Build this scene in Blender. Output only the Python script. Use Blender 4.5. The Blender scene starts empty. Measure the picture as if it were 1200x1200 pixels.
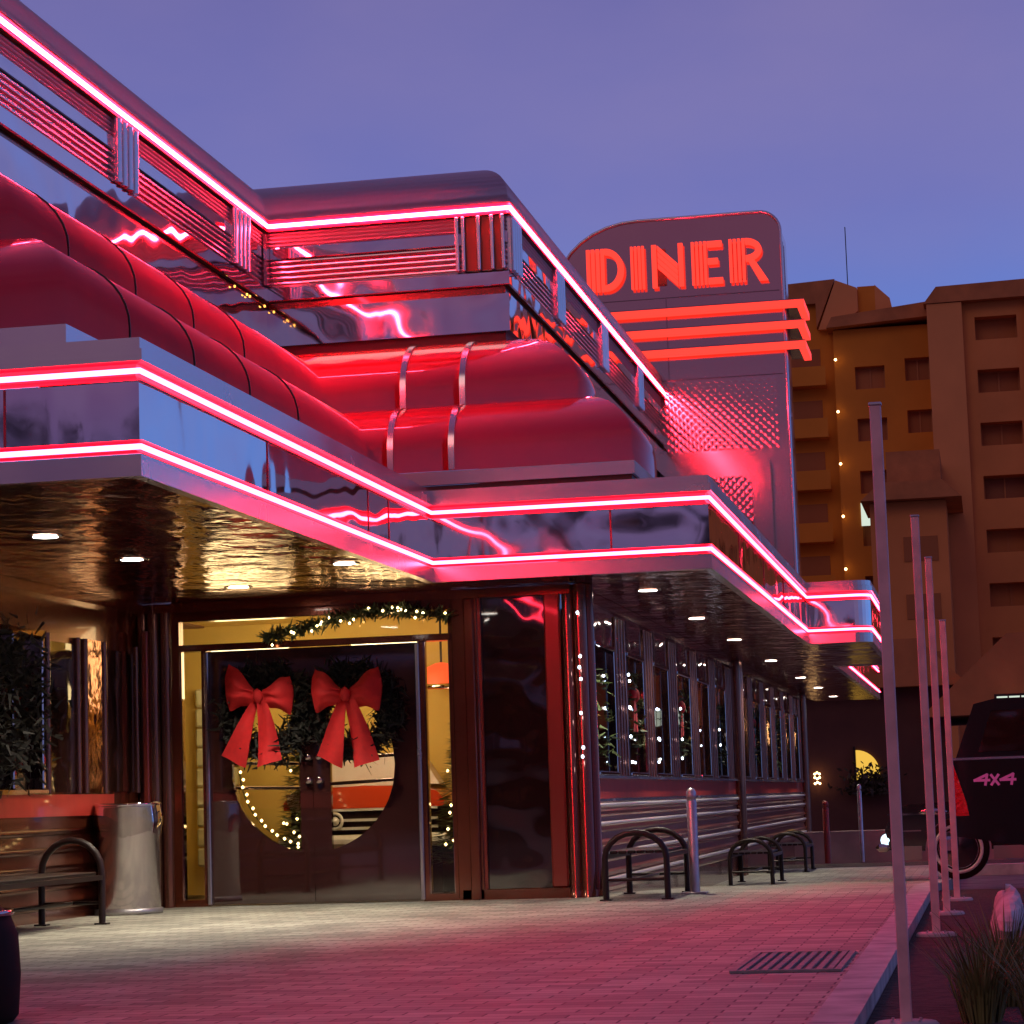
import bpy, math, random
from mathutils import Vector, Matrix
R = math.radians
rnd = random.Random(7)
S = bpy.context.scene
COL = S.collection

# ------------------------------------------------------------------ materials
def new_mat(name):
    m = bpy.data.materials.new(name); m.use_nodes = True
    nt = m.node_tree
    return m, nt, nt.nodes['Principled BSDF']

def mat(name, base, rough=.5, metal=0., coat=0., bump=None, spec=None, var=None, coat_rough=.05, rvar=None):
    """bump=(scale, strength, distance, stretch) ; var=(scale, amount): colour variation of the thing itself"""
    m, nt, b = new_mat(name)
    b.inputs['Base Color'].default_value = (*base, 1)
    b.inputs['Roughness'].default_value = rough
    b.inputs['Metallic'].default_value = metal
    b.inputs['Coat Weight'].default_value = coat
    b.inputs['Coat Roughness'].default_value = coat_rough
    if spec is not None: b.inputs['Specular IOR Level'].default_value = spec
    L = nt.links.new
    tc = nt.nodes.new('ShaderNodeTexCoord')
    if var:
        n = nt.nodes.new('ShaderNodeTexNoise'); n.inputs['Scale'].default_value = var[0]; n.inputs['Detail'].default_value = 5
        L(tc.outputs['Object'], n.inputs['Vector'])
        r = nt.nodes.new('ShaderNodeMapRange')
        r.inputs['From Min'].default_value = .3; r.inputs['From Max'].default_value = .7
        r.inputs['To Min'].default_value = 1 - var[1]; r.inputs['To Max'].default_value = 1 + var[1]
        L(n.outputs['Fac'], r.inputs['Value'])
        mx = nt.nodes.new('ShaderNodeVectorMath'); mx.operation = 'SCALE'
        mx.inputs[0].default_value = base
        L(r.outputs['Result'], mx.inputs['Scale'])
        L(mx.outputs['Vector'], b.inputs['Base Color'])
    if rvar:
        n = nt.nodes.new('ShaderNodeTexNoise'); n.inputs['Scale'].default_value = rvar[0]; n.inputs['Detail'].default_value = 6
        L(tc.outputs['Object'], n.inputs['Vector'])
        r = nt.nodes.new('ShaderNodeMapRange')
        r.inputs['From Min'].default_value = .35; r.inputs['From Max'].default_value = .7
        r.inputs['To Min'].default_value = rough; r.inputs['To Max'].default_value = rough + rvar[1]
        L(n.outputs['Fac'], r.inputs['Value']); L(r.outputs['Result'], b.inputs['Roughness'])
    if bump:
        n = nt.nodes.new('ShaderNodeTexNoise'); n.inputs['Scale'].default_value = bump[0]
        n.inputs['Detail'].default_value = bump[4] if len(bump) > 4 else 1
        if len(bump) > 3 and bump[3]:
            mp = nt.nodes.new('ShaderNodeMapping'); mp.inputs['Scale'].default_value = bump[3]
            L(tc.outputs['Object'], mp.inputs['Vector']); L(mp.outputs['Vector'], n.inputs['Vector'])
        else: L(tc.outputs['Object'], n.inputs['Vector'])
        bp = nt.nodes.new('ShaderNodeBump'); bp.inputs['Strength'].default_value = bump[1]; bp.inputs['Distance'].default_value = bump[2]
        L(n.outputs['Fac'], bp.inputs['Height']); L(bp.outputs['Normal'], b.inputs['Normal'])
    return m

def emit(name, col, strength):
    m, nt, b = new_mat(name)
    b.inputs['Base Color'].default_value = (*[min(1, c) * .3 for c in col], 1)
    b.inputs['Emission Color'].default_value = (*col, 1)
    b.inputs['Emission Strength'].default_value = strength
    return m

def glass_mat(name, tint=(1, 1, 1), refl=1.0, dirt=.0):
    m = bpy.data.materials.new(name); m.use_nodes = True
    nt = m.node_tree; nt.nodes.clear(); L = nt.links.new
    o = nt.nodes.new('ShaderNodeOutputMaterial')
    t = nt.nodes.new('ShaderNodeBsdfTransparent'); t.inputs['Color'].default_value = (*tint, 1)
    g = nt.nodes.new('ShaderNodeBsdfGlossy'); g.inputs['Roughness'].default_value = .02
    f = nt.nodes.new('ShaderNodeFresnel'); f.inputs['IOR'].default_value = 1.5
    mu = nt.nodes.new('ShaderNodeMath'); mu.operation = 'MULTIPLY'; mu.inputs[1].default_value = refl; mu.use_clamp = True
    mix = nt.nodes.new('ShaderNodeMixShader')
    tc = nt.nodes.new('ShaderNodeTexCoord'); n = nt.nodes.new('ShaderNodeTexNoise'); n.inputs['Scale'].default_value = 1.1
    bp = nt.nodes.new('ShaderNodeBump'); bp.inputs['Strength'].default_value = .15; bp.inputs['Distance'].default_value = .03
    L(tc.outputs['Object'], n.inputs['Vector']); L(n.outputs['Fac'], bp.inputs['Height']); L(bp.outputs['Normal'], g.inputs['Normal'])
    L(f.outputs['Fac'], mu.inputs[0]); L(mu.outputs[0], mix.inputs['Fac'])
    L(t.outputs[0], mix.inputs[1]); L(g.outputs[0], mix.inputs[2]); L(mix.outputs[0], o.inputs['Surface'])
    return m

def paver_mat():
    m, nt, b = new_mat('concrete_pavers'); L = nt.links.new
    tc = nt.nodes.new('ShaderNodeTexCoord')
    wn = nt.nodes.new('ShaderNodeTexNoise'); wn.inputs['Scale'].default_value = 3
    ad = nt.nodes.new('ShaderNodeMixRGB'); ad.blend_type = 'ADD'; ad.inputs['Fac'].default_value = .012
    L(tc.outputs['Object'], wn.inputs['Vector']); L(tc.outputs['Object'], ad.inputs[1]); L(wn.outputs['Color'], ad.inputs[2])
    br = nt.nodes.new('ShaderNodeTexBrick')
    br.inputs['Scale'].default_value = 1; br.inputs['Brick Width'].default_value = .24; br.inputs['Row Height'].default_value = .12
    br.inputs['Mortar Size'].default_value = .006; br.inputs['Mortar Smooth'].default_value = .4; br.inputs['Bias'].default_value = -.1
    br.inputs['Color1'].default_value = (.44, .425, .34, 1); br.inputs['Color2'].default_value = (.21, .20, .165, 1)
    br.inputs['Mortar'].default_value = (.07, .06, .055, 1)
    L(ad.outputs[0], br.inputs['Vector'])
    n = nt.nodes.new('ShaderNodeTexNoise'); n.inputs['Scale'].default_value = .9; n.inputs['Detail'].default_value = 8; n.inputs['Roughness'].default_value = .7
    L(tc.outputs['Object'], n.inputs['Vector'])
    r = nt.nodes.new('ShaderNodeMapRange'); r.inputs['From Min'].default_value = .3; r.inputs['From Max'].default_value = .7
    r.inputs['To Min'].default_value = .48; r.inputs['To Max'].default_value = 1.2
    L(n.outputs['Fac'], r.inputs['Value'])
    mx = nt.nodes.new('ShaderNodeMixRGB'); mx.blend_type = 'MULTIPLY'; mx.inputs['Fac'].default_value = 1
    L(br.outputs['Color'], mx.inputs[1]); L(r.outputs['Result'], mx.inputs[2]); L(mx.outputs[0], b.inputs['Base Color'])
    b.inputs['Roughness'].default_value = .62
    rr = nt.nodes.new('ShaderNodeMapRange'); rr.inputs['To Min'].default_value = .42; rr.inputs['To Max'].default_value = .8
    L(n.outputs['Fac'], rr.inputs['Value']); L(rr.outputs['Result'], b.inputs['Roughness'])
    n2 = nt.nodes.new('ShaderNodeTexNoise'); n2.inputs['Scale'].default_value = 40; n2.inputs['Detail'].default_value = 4
    L(tc.outputs['Object'], n2.inputs['Vector'])
    mm = nt.nodes.new('ShaderNodeMath'); mm.operation = 'MULTIPLY_ADD'; mm.inputs[1].default_value = -2.2
    L(br.outputs['Fac'], mm.inputs[0]); L(n2.outputs['Fac'], mm.inputs[2])
    bp = nt.nodes.new('ShaderNodeBump'); bp.inputs['Strength'].default_value = .6; bp.inputs['Distance'].default_value = .006
    L(mm.outputs[0], bp.inputs['Height']); L(bp.outputs['Normal'], b.inputs['Normal'])
    return m

def quilt_mat():
    """stainless sheet stamped in diamonds"""
    m, nt, b = new_mat('quilted_stainless'); L = nt.links.new
    b.inputs['Base Color'].default_value = (.60, .43, .37, 1); b.inputs['Metallic'].default_value = 1; b.inputs['Roughness'].default_value = .12
    tc = nt.nodes.new('ShaderNodeTexCoord'); sp = nt.nodes.new('ShaderNodeSeparateXYZ'); L(tc.outputs['Object'], sp.inputs[0])
    def line(sign):
        a = nt.nodes.new('ShaderNodeMath'); a.operation = 'MULTIPLY'; a.inputs[1].default_value = sign; L(sp.outputs['Z'], a.inputs[0])
        s = nt.nodes.new('ShaderNodeMath'); s.operation = 'ADD'; L(sp.outputs['X'], s.inputs[0]); L(a.outputs[0], s.inputs[1])
        k = nt.nodes.new('ShaderNodeMath'); k.operation = 'MULTIPLY'; k.inputs[1].default_value = 28; L(s.outputs[0], k.inputs[0])
        q = nt.nodes.new('ShaderNodeMath'); q.operation = 'SINE'; L(k.outputs[0], q.inputs[0])
        z = nt.nodes.new('ShaderNodeMath'); z.operation = 'ABSOLUTE'; L(q.outputs[0], z.inputs[0]); return z
    mu = nt.nodes.new('ShaderNodeMath'); mu.operation = 'MULTIPLY'
    L(line(1).outputs[0], mu.inputs[0]); L(line(-1).outputs[0], mu.inputs[1])
    bp = nt.nodes.new('ShaderNodeBump'); bp.inputs['Strength'].default_value = .16; bp.inputs['Distance'].default_value = .010
    L(mu.outputs[0], bp.inputs['Height']); L(bp.outputs['Normal'], b.inputs['Normal'])
    return m

M = {}
M['mirror'] = mat('polished_stainless', (.76, .71, .72), .04, 1, bump=(1.5, .62, .05, None, 1), rvar=(3, .03))
M['mirror_dull'] = mat('satin_stainless', (.60, .53, .54), .2, 1, bump=(1.4, .2, .02), rvar=(3, .05))
M['trim'] = mat('stainless_trim', (.64, .57, .58), .22, 1, rvar=(2, .06))
M['dark_steel'] = mat('dark_stainless', (.22, .15, .15), .2, 1, bump=(3, .2, .02))
M['chrome'] = mat('chrome', (.50, .40, .38), .06, 1, bump=(4, .12, .01))
M['bright_chrome'] = mat('bright_chrome', (.78, .70, .69), .08, 1)
M['dark_chrome'] = mat('smoked_chrome', (.24, .10, .07), .16, .75, bump=(3, .15, .012))
M['rose_trim'] = mat('rose_steel_trim', (.34, .15, .11), .25, 1)
M['rib_steel'] = mat('ribbed_matt_steel', (.52, .36, .37), .5, .55)
M['skirt'] = mat('brown_fluted_steel', (.42, .16, .11), .28, .55, coat=.6, bump=(3, .2, .015))
M['wreath_dark'] = mat('silhouette_dark_fir', (.012, .010, .006), .8)  # near-black copy of the fir: unlit silhouette put into the colour
M['bin_steel'] = mat('drawn_steel', (.60, .54, .57), .16, 1, bump=(16, .35, .006, (1, 1, .004), 2))
_n = M['bin_steel'].node_tree; _b = _n.nodes['Principled BSDF']; _t = _n.nodes.new('ShaderNodeTangent'); _t.direction_type = 'RADIAL'; _t.axis = 'Z'
_n.links.new(_t.outputs[0], _b.inputs['Tangent']); _b.inputs['Anisotropic'].default_value = .93
M['soffit'] = mat('bronze_mirror_ceiling', (.44, .175, .095), .10, 1, bump=(3.4, .95, .03, (1, .7, 1), 3), rvar=(3, .10))
M['red_roof'] = mat('red_enamel_roof', (.80, .004, .008), .42, .0, coat=1, coat_rough=.03, spec=.2, bump=(1.3, .10, .03), var=(1.5, .1))
M['red_roof'].node_tree.nodes['Principled BSDF'].inputs['Coat IOR'].default_value = 1.5
M['red_panel'] = mat('red_enamel_band', (.52, .05, .035), .3, 0, coat=.6, var=(3, .15))
M['channel'] = mat('neon_channel_enamel', (.45, .008, .032), .45, 0)
M['neon'] = emit('pink_red_neon', (1.0, .028, .066), 36)
M['neon_high'] = emit('clerestory_neon', (1.0, .022, .055), 165)
M['sign_red'] = emit('red_orange_sign_light', (1.0, .045, .028), 1.25)
M['sign_core'] = emit('red_orange_sign_tube', (1.0, .09, .05), 1.5)
M['maroon'] = mat('maroon_metal', (.20, .046, .022), .22, .7, coat=.5, var=(4, .15))
M['maroon_post'] = mat('red_brown_post', (.30, .045, .028), .3, .4, coat=.4)
M['black_gloss'] = mat('black_brown_gloss', (.022, .008, .005), .05, 0, coat=1, coat_rough=.03, spec=.8, bump=(2.2, .55, .04))
M['door_gloss'] = mat('door_dark_gloss', (.040, .012, .010), .05, 0, coat=1, coat_rough=.03, spec=.9, bump=(1.2, .12, .02))
M['brown_recess'] = mat('rust_brown_enamel', (.30, .055, .01), .4, 0)
M['gap'] = mat('dark_gap', (.05, .02, .012), .6, 0)
M['glass'] = glass_mat('window_glass', (.85, .82, .78), .9)
M['glass_dark'] = glass_mat('tinted_window_glass', (.70, .62, .52), .75)
M['paver'] = paver_mat()
M['concrete'] = mat('kerb_concrete', (.42, .39, .37), .8, bump=(30, .4, .006, None, 5), var=(6, .22))
M['asphalt'] = mat('asphalt', (.055, .05, .05), .75, bump=(60, .5, .006, None, 4), var=(1.2, .3), rvar=(2, -.25))
M['mulch'] = mat('dark_mulch', (.045, .025, .018), .95, bump=(22, 1, .05, None, 6), var=(12, .5))
M['stone'] = mat('pale_boulder', (.50, .42, .42), .85, bump=(9, .8, .04, None, 6), var=(4, .3))
M['iron'] = mat('black_painted_iron', (.016, .007, .006), .4, .0, spec=.35)
M['galv'] = mat('galvanised_steel', (.48, .46, .48), .38, .85, bump=(30, .2, .004), var=(10, .15))
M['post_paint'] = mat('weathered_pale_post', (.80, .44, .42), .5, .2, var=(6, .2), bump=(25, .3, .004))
M['bow'] = mat('red_velvet', (.52, .008, .010), .8, var=(16, .12), bump=(60, .3, .003, None, 3))
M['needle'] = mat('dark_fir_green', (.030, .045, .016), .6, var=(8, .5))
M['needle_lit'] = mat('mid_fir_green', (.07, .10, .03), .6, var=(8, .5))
M['leaf'] = mat('tree_leaf', (.035, .026, .010), .6, var=(.8, .5))
M['bark'] = mat('bark', (.10, .07, .05), .9, bump=(12, .8, .03, None, 5))
M['bulb'] = emit('cool_white_fairy_bulb', (.70, .82, 1.0), 14)
M['bulb_warm'] = emit('warm_fairy_bulb', (1.0, .68, .28), 12)
M['glint_gold'] = emit('gold_reflection_glint', (1.0, .5, .08), 2.5)  # glow imitating a gold reflection by the clerestory corner
M['grate'] = mat('worn_cast_iron', (.27, .24, .22), .75, 0, var=(14, .25))
M['down'] = emit('downlight_lens', (1.0, .93, .82), 22)
M['yellow_wall'] = mat('yellow_plaster', (.60, .42, .10), .7, var=(3, .08))
M['inner_dark'] = mat('dining_room_brown', (.20, .10, .05), .8)
M['inner_floor'] = mat('dark_tile_floor', (.10, .07, .06), .35)
M['white_paint'] = mat('white_paint', (.72, .70, .68), .5, var=(5, .06))
M['glassblock'] = mat('glass_block', (.62, .62, .42), .15, 0, coat=.8, bump=(9, .8, .03))
M['orange_red'] = mat('orange_red_car_paint', (.65, .06, .015), .2, 0, coat=1)
M['rubber'] = mat('black_rubber', (.024, .010, .007), .7, spec=.1)
M['truck'] = mat('black_truck_paint', (.008, .004, .004), .3, 0, coat=.5, spec=.3)
M['car_black'] = mat('vintage_black_paint', (.012, .006, .005), .15, 0, coat=1)
M['tail'] = emit('lit_tail_lamp', (1.0, .012, .02), .55)
M['tail_dark'] = mat('tail_lamp_red_lens', (.75, .01, .012), .12, 0, coat=1, bump=(14, .8, .03))
M['decal'] = mat('pink_decal', (.85, .28, .72), .5)
M['whitewall'] = mat('whitewall_rubber', (.62, .52, .48), .6)
M['stucco'] = mat('tan_stucco', (.72, .25, .065), .9, var=(.35, .10), bump=(6, .2, .02))
M['stucco_pale'] = mat('pale_tan_stucco', (.78, .30, .09), .9, var=(.35, .08))
M['stucco_orange'] = mat('ochre_stucco', (.72, .24, .02), .9, var=(.35, .10))
M['hotel_roof'] = mat('brown_roof_tile', (.52, .18, .05), .8, var=(1, .2))
M['hotel_glass'] = mat('dark_hotel_window', (.40, .12, .025), .7, 0)
M['hotel_blind'] = mat('hotel_blind', (.50, .17, .045), .8)
M['hotel_dark'] = mat('hotel_dark_pane', (.28, .08, .015), .6)
M['hotel_frame'] = mat('hotel_window_frame', (.5, .17, .04), .6)
M['lit_window'] = emit('lit_cool_window', (.72, .85, .70), .75)
M['lit_yellow'] = emit('lit_yellow_window', (1.0, .60, .08), .7)
M['amber_lamp'] = emit('amber_lamp', (1.0, .62, .25), 7)
M['lodge'] = mat('dark_lodge_wall', (.10, .035, .022), .85, var=(1, .2))
M['plastic_bag'] = mat('clear_bin_liner', (.75, .74, .76), .25, 0, bump=(14, 1, .03, None, 3))
M['tower_face'] = mat('brushed_sign_steel', (.60, .42, .35), .11, 1, bump=(.9, .08, .02), rvar=(1.2, .02))
M['shade'] = emit('red_glass_lampshade', (1.0, .10, .03), 1.2)
M['grassblade'] = mat('dry_grass', (.16, .15, .04), .7, var=(5, .4))

# ------------------------------------------------------------------ mesh helpers
class MB:
    def __init__(s): s.v = []; s.f = []; s.m = []; s.sm = []
    def add(s, vs, fs, mi=0, smooth=False):
        o = len(s.v); s.v += [tuple(p) for p in vs]
        for f in fs: s.f.append(tuple(i + o for i in f)); s.m.append(mi); s.sm.append(smooth)
        return s
    def box(s, x0, x1, y0, y1, z0, z1, mi=0, bev=0):
        if bev:
            b = bev; P = []
            for z, k in ((z0, b), (z0 + b, 0), (z1 - b, 0), (z1, b)):
                P.append([(x0 + k, y0 + b, z), (x0 + b, y0 + k, z), (x1 - b, y0 + k, z), (x1 - k, y0 + b, z),
                          (x1 - k, y1 - b, z), (x1 - b, y1 - k, z), (x0 + b, y1 - k, z), (x0 + k, y1 - b, z)])
            vs = [p for r_ in P for p in r_]; n = 8
            fs = [(r_ * n + i, r_ * n + (i + 1) % n, (r_ + 1) * n + (i + 1) % n, (r_ + 1) * n + i) for r_ in range(3) for i in range(n)]
            fs += [tuple(range(n))[::-1], tuple(range(3 * n, 4 * n))]
            return s.add(vs, fs, mi)
        vs = [(x0, y0, z0), (x1, y0, z0), (x1, y1, z0), (x0, y1, z0), (x0, y0, z1), (x1, y0, z1), (x1, y1, z1), (x0, y1, z1)]
        return s.add(vs, [(0, 3, 2, 1), (4, 5, 6, 7), (0, 1, 5, 4), (1, 2, 6, 5), (2, 3, 7, 6), (3, 0, 4, 7)], mi)
    def tube(s, pts, r, n=10, mi=0, closed=False, caps=True, rs=None):
        pts = [Vector(p) for p in pts]; N = len(pts); ring = []
        up = None
        for i, p in enumerate(pts):
            a = pts[i - 1] if (i > 0 or closed) else p
            b = pts[(i + 1) % N] if (i < N - 1 or closed) else p
            t = (b - a).normalized()
            if up is None:
                up = Vector((0, 0, 1)) if abs(t.z) < .9 else Vector((1, 0, 0))
            x = up.cross(t).normalized(); y = t.cross(x).normalized(); up = y
            d1 = (p - a).normalized() if (p - a).length > 1e-9 else t
            k = 1 / max(.5, abs(d1.dot(t)))
            rr = rs[i] if rs else r
            ring += [p + (x * math.cos(2 * math.pi * j / n) + y * math.sin(2 * math.pi * j / n)) * rr * (1) for j in range(n)]
        fs = []
        for i in range(N if closed else N - 1):
            for j in range(n):
                a = i * n + j; b = i * n + (j + 1) % n; c = ((i + 1) % N) * n + (j + 1) % n; d = ((i + 1) % N) * n + j
                fs.append((a, b, c, d))
        s.add(ring, fs, mi, True)
        if caps and not closed:
            s.add(ring[:n], [tuple(range(n))[::-1]], mi); s.add(ring[-n:], [tuple(range(n))], mi)
        return s
    def lathe(s, prof, c=(0, 0, 0), n=24, axis='Z', mi=0, smooth=True):
        vs = []; K = len(prof)
        for j in range(n):
            a = 2 * math.pi * j / n
            for r, h in prof:
                p = (r * math.cos(a), r * math.sin(a), h)
                if axis == 'Y': p = (p[0], p[2], p[1])
                if axis == 'X': p = (p[2], p[0], p[1])
                vs.append((c[0] + p[0], c[1] + p[1], c[2] + p[2]))
        fs = [(j * K + i, ((j + 1) % n) * K + i, ((j + 1) % n) * K + i + 1, j * K + i + 1) for j in range(n) for i in range(K - 1)]
        return s.add(vs, fs, mi, smooth)
    def prism(s, poly, axis, a, b, mi=0, smooth=False):
        """poly: 2-D outline; extruded along axis from a to b. Y: poly=(x,z); X: poly=(y,z); Z: poly=(x,y)"""
        def P(u, v, w): return {'Y': (u, w, v), 'X': (w, u, v), 'Z': (u, v, w)}[axis]
        n = len(poly)
        vs = [P(u, v, a) for u, v in poly] + [P(u, v, b) for u, v in poly]
        s.add(vs, [tuple(range(n)), tuple(range(n, 2 * n))[::-1]], mi)
        s.add(vs, [(i, i + n, (i + 1) % n + n, (i + 1) % n) for i in range(n)], mi, smooth)
        return s
    def blob(s, c, r, seed=0, amp=.2, nu=14, nv=9, mi=0, sc=(1, 1, 1), smooth=True):
        q = random.Random(seed); ph = [(q.uniform(0, 6.3), q.uniform(1, 3.2), q.uniform(1, 3.2), q.uniform(.3, 1)) for _ in range(5)]
        vs = []
        for i in range(nv + 1):
            t = math.pi * i / nv
            for j in range(nu):
                a = 2 * math.pi * j / nu
                d = 1 + amp * sum(w * math.sin(p + u * round(1) * a * round(1) + v * t) for p, u, v, w in [(p, round(u), v, w) for p, u, v, w in ph]) / 2.2
                vs.append((c[0] + r * d * sc[0] * math.sin(t) * math.cos(a), c[1] + r * d * sc[1] * math.sin(t) * math.sin(a), c[2] + r * d * sc[2] * math.cos(t)))
        fs = [(i * nu + j, i * nu + (j + 1) % nu, (i + 1) * nu + (j + 1) % nu, (i + 1) * nu + j) for i in range(nv) for j in range(nu)]
        return s.add(vs, fs, mi, smooth)
    def build(s, name, mats, parent=None, auto=True):
        if not isinstance(mats, (list, tuple)): mats = [mats]
        off = wloc(parent)
        me = bpy.data.meshes.new(name)
        me.from_pydata([(x - off[0], y - off[1], z - off[2]) for x, y, z in s.v], [], s.f)
        for m in mats: me.materials.append(m)
        me.polygons.foreach_set('material_index', s.m); me.polygons.foreach_set('use_smooth', s.sm)
        me.validate(); me.update()
        o = bpy.data.objects.new(name, me); COL.objects.link(o)
        if parent: o.parent = parent
        return o

def wloc(o):
    v = Vector((0, 0, 0))
    while o is not None: v += o.location; o = o.parent
    return v

def tag(o, label=None, cat=None, group=None, kind=None):
    if label: o['label'] = label
    if cat: o['category'] = cat
    if group: o['group'] = group
    if kind: o['kind'] = kind
    return o

def empty(name, loc=(0, 0, 0), label=None, cat=None, group=None):
    o = bpy.data.objects.new(name, None); COL.objects.link(o); o.location = loc; o.empty_display_size = .3
    return tag(o, label, cat, group)

def dup(root, loc, rotz=0, label=None, sc=None):
    r = root.copy(); COL.objects.link(r); r.location = loc; r.rotation_euler = (0, 0, rotz)
    if sc: r.scale = sc
    if label: r['label'] = label
    for ch in list(root.children):
        c = ch.copy(); COL.objects.link(c); c.parent = r
        for g in list(ch.children):
            d = g.copy(); COL.objects.link(d); d.parent = c
    return r

def rect(mb, x0, x1, y0, y1, z): mb.add([(x0, y0, z), (x1, y0, z), (x1, y1, z), (x0, y1, z)], [(3, 2, 1, 0)])
# ---- sweeps along the plan of the building
def offset_path(path, s):
    out = []
    N = len(path)
    for i, p in enumerate(path):
        ns = []
        for a, b in ((i - 1, i), (i, i + 1)):
            if 0 <= a and b < N:
                d = Vector((path[b][0] - path[a][0], path[b][1] - path[a][1])).normalized()
                ns.append(Vector((d.y, -d.x)))
        n1, n2 = ns[0], ns[-1]
        m = (n1 + n2) / (1 + n1.dot(n2))
        out.append((p[0] - s * m.x, p[1] - s * m.y))
    return out

def sweep(mb, path, prof, mi=0, closed=False, smooth=False):
    K = len(prof); N = len(path); vs = [None] * (N * K)
    for k, (s, z) in enumerate(prof):
        for i, (x, y) in enumerate(offset_path(path, s)): vs[i * K + k] = (x, y, z)
    fs = []
    for i in range(N - 1):
        for k in range(K if closed else K - 1):
            k2 = (k + 1) % K
            fs.append((i * K + k, (i + 1) * K + k, (i + 1) * K + k2, i * K + k2))
    mb.add(vs, fs, mi, smooth)
    if closed:
        mb.add([vs[k] for k in range(K)], [tuple(range(K))], mi); mb.add([vs[(N - 1) * K + k] for k in range(K)], [tuple(range(K))[::-1]], mi)
    return mb

def ring(s, z, r, n=10): return [(s + r * math.cos(2 * math.pi * i / n), z + r * math.sin(2 * math.pi * i / n)) for i in range(n)]

def facade(mb, P, u0, u1, v0, v1, holes, depth, mi=0, mi_reveal=None):
    """flat wall in (u,v) with rectangular holes and reveals; P(u,v,d) gives the 3-D point d behind the face"""
    us = sorted({u0, u1, *[h[0] for h in holes], *[h[1] for h in holes]}); vs_ = sorted({v0, v1, *[h[2] for h in holes], *[h[3] for h in holes]})
    for a, b in zip(us, us[1:]):
        for c, d in zip(vs_, vs_[1:]):
            m = ((a + b) / 2, (c + d) / 2)
            if any(h[0] < m[0] < h[1] and h[2] < m[1] < h[3] for h in holes): continue
            mb.add([P(a, c, 0), P(b, c, 0), P(b, d, 0), P(a, d, 0)], [(0, 1, 2, 3)], mi)
    r = mi if mi_reveal is None else mi_reveal
    for a, b, c, d in holes:
        A = [P(a, c, 0), P(b, c, 0), P(b, d, 0), P(a, d, 0)]; B = [P(a, c, depth), P(b, c, depth), P(b, d, depth), P(a, d, depth)]
        mb.add(A + B, [(i, (i + 1) % 4, (i + 1) % 4 + 4, i + 4) for i in range(4)], r)
    return mb

# ------------------------------------------------------------------ ground
def g(y):
    return 0.0 if y < 21.5 else (-.3 * (y - 21.5) / 9.5 if y < 31 else -.3)

def strip(name, x0, x1, ys, dz, m, kind='structure', side=0.0, label=None):
    mb = MB(); vs = []; n = len(ys)
    for y in ys: vs += [(x0, y, g(y) + dz), (x1, y, g(y) + dz)]
    fs = [(2 * i, 2 * i + 1, 2 * i + 3, 2 * i + 2) for i in range(n - 1)]
    if side:
        lo = [(x, y, z - side) for x, y, z in vs]; k = len(vs); vs = vs + lo
        for i in range(n - 1):
            fs += [(2 * i + 1, 2 * i + 1 + k, 2 * i + 3 + k, 2 * i + 3), (2 * i, 2 * i + 2, 2 * i + 2 + k, 2 * i + k)]
        fs += [(0, k, k + 1, 1), (2 * n - 2, 2 * n - 1, 2 * n - 1 + k, 2 * n - 2 + k)]
    mb.add(vs, fs)
    o = mb.build(name, m); o['kind'] = kind
    return o

strip('ground', -900, 900, [-300, -60, -20, 0, 21.5, 31, 60, 140, 900], -.16, M['asphalt'])
strip('sidewalk', -20, -.70, [-8, 0, 10, 21.5, 26, 31, 36.5], 0, M['paver'], side=.15)
def kerb_mat():
    m = mat('kerb_stone', (.42, .39, .37), .8, bump=(30, .4, .006, None, 5), var=(5, .28)); nt = m.node_tree; L = nt.links.new; b = nt.nodes['Principled BSDF']
    src = b.inputs['Base Color'].links[0].from_socket
    tc = nt.nodes.new('ShaderNodeTexCoord'); sp = nt.nodes.new('ShaderNodeSeparateXYZ'); L(tc.outputs['Object'], sp.inputs[0])
    mm = nt.nodes.new('ShaderNodeMath'); mm.operation = 'PINGPONG'; mm.inputs[1].default_value = .75; L(sp.outputs['Y'], mm.inputs[0])
    lt = nt.nodes.new('ShaderNodeMath'); lt.operation = 'LESS_THAN'; lt.inputs[1].default_value = .006; L(mm.outputs[0], lt.inputs[0])
    mx = nt.nodes.new('ShaderNodeMixRGB'); mx.inputs[2].default_value = (.06, .05, .045, 1); L(lt.outputs[0], mx.inputs['Fac']); L(src, mx.inputs[1]); L(mx.outputs[0], b.inputs['Base Color'])
    return m
strip('kerb', -.698, -.53, [-8, 0, 5, 10, 15, 21.5, 26, 31, 36.5], .012, kerb_mat(), side=.16)
strip('planting_bed', -.526, .75, [-8, 0, 10, 21.5, 24.0], -.06, M['mulch'], side=.09)
strip('kerb_far', -12, 3, [36.6, 36.9], .0, M['concrete'], side=.16)
strip('verge', -12, 3, [36.95, 40], -.03, M['mulch'], side=.1)
strip('road', -60, 40, [46, 62], -.15, mat('worn_road_concrete', (.20, .16, .16), .8, var=(.8, .25), bump=(20, .3, .01, None, 4)))

# ------------------------------------------------------------------ the diner
Y0, Y1, XA, XC = 12.74, 20.0, -4.58, -2.19
YW, XW, XL = 21.0, -3.55, -7.6
capc = (-1.58, 31.2)
arc = [(-1.58 + .2 * math.sin(a), 31.2 - .2 * math.cos(a)) for a in [R(k * 15) for k in range(7)]]
PATH = [(-13, Y0), (XA, Y0), (XA, Y1), (XC, Y1), (XC, 31.0)] + arc + [(-1.38, 37.2), (XC, 37.2), (XC, 51.5)]
RP = [(-13, Y0), (XA, Y0), (XA, Y1), (XC, Y1), (XC, 22.35)]
UP = [(-13, Y0), (XA, Y0), (XA, Y1), (XC, Y1), (XC, 33.08)]

diner = empty('diner', (-5.5, 21, 0), 'chrome roadside diner with pink-red neon bands, red rounded roofs and polished steel canopy', 'diner')

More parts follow.
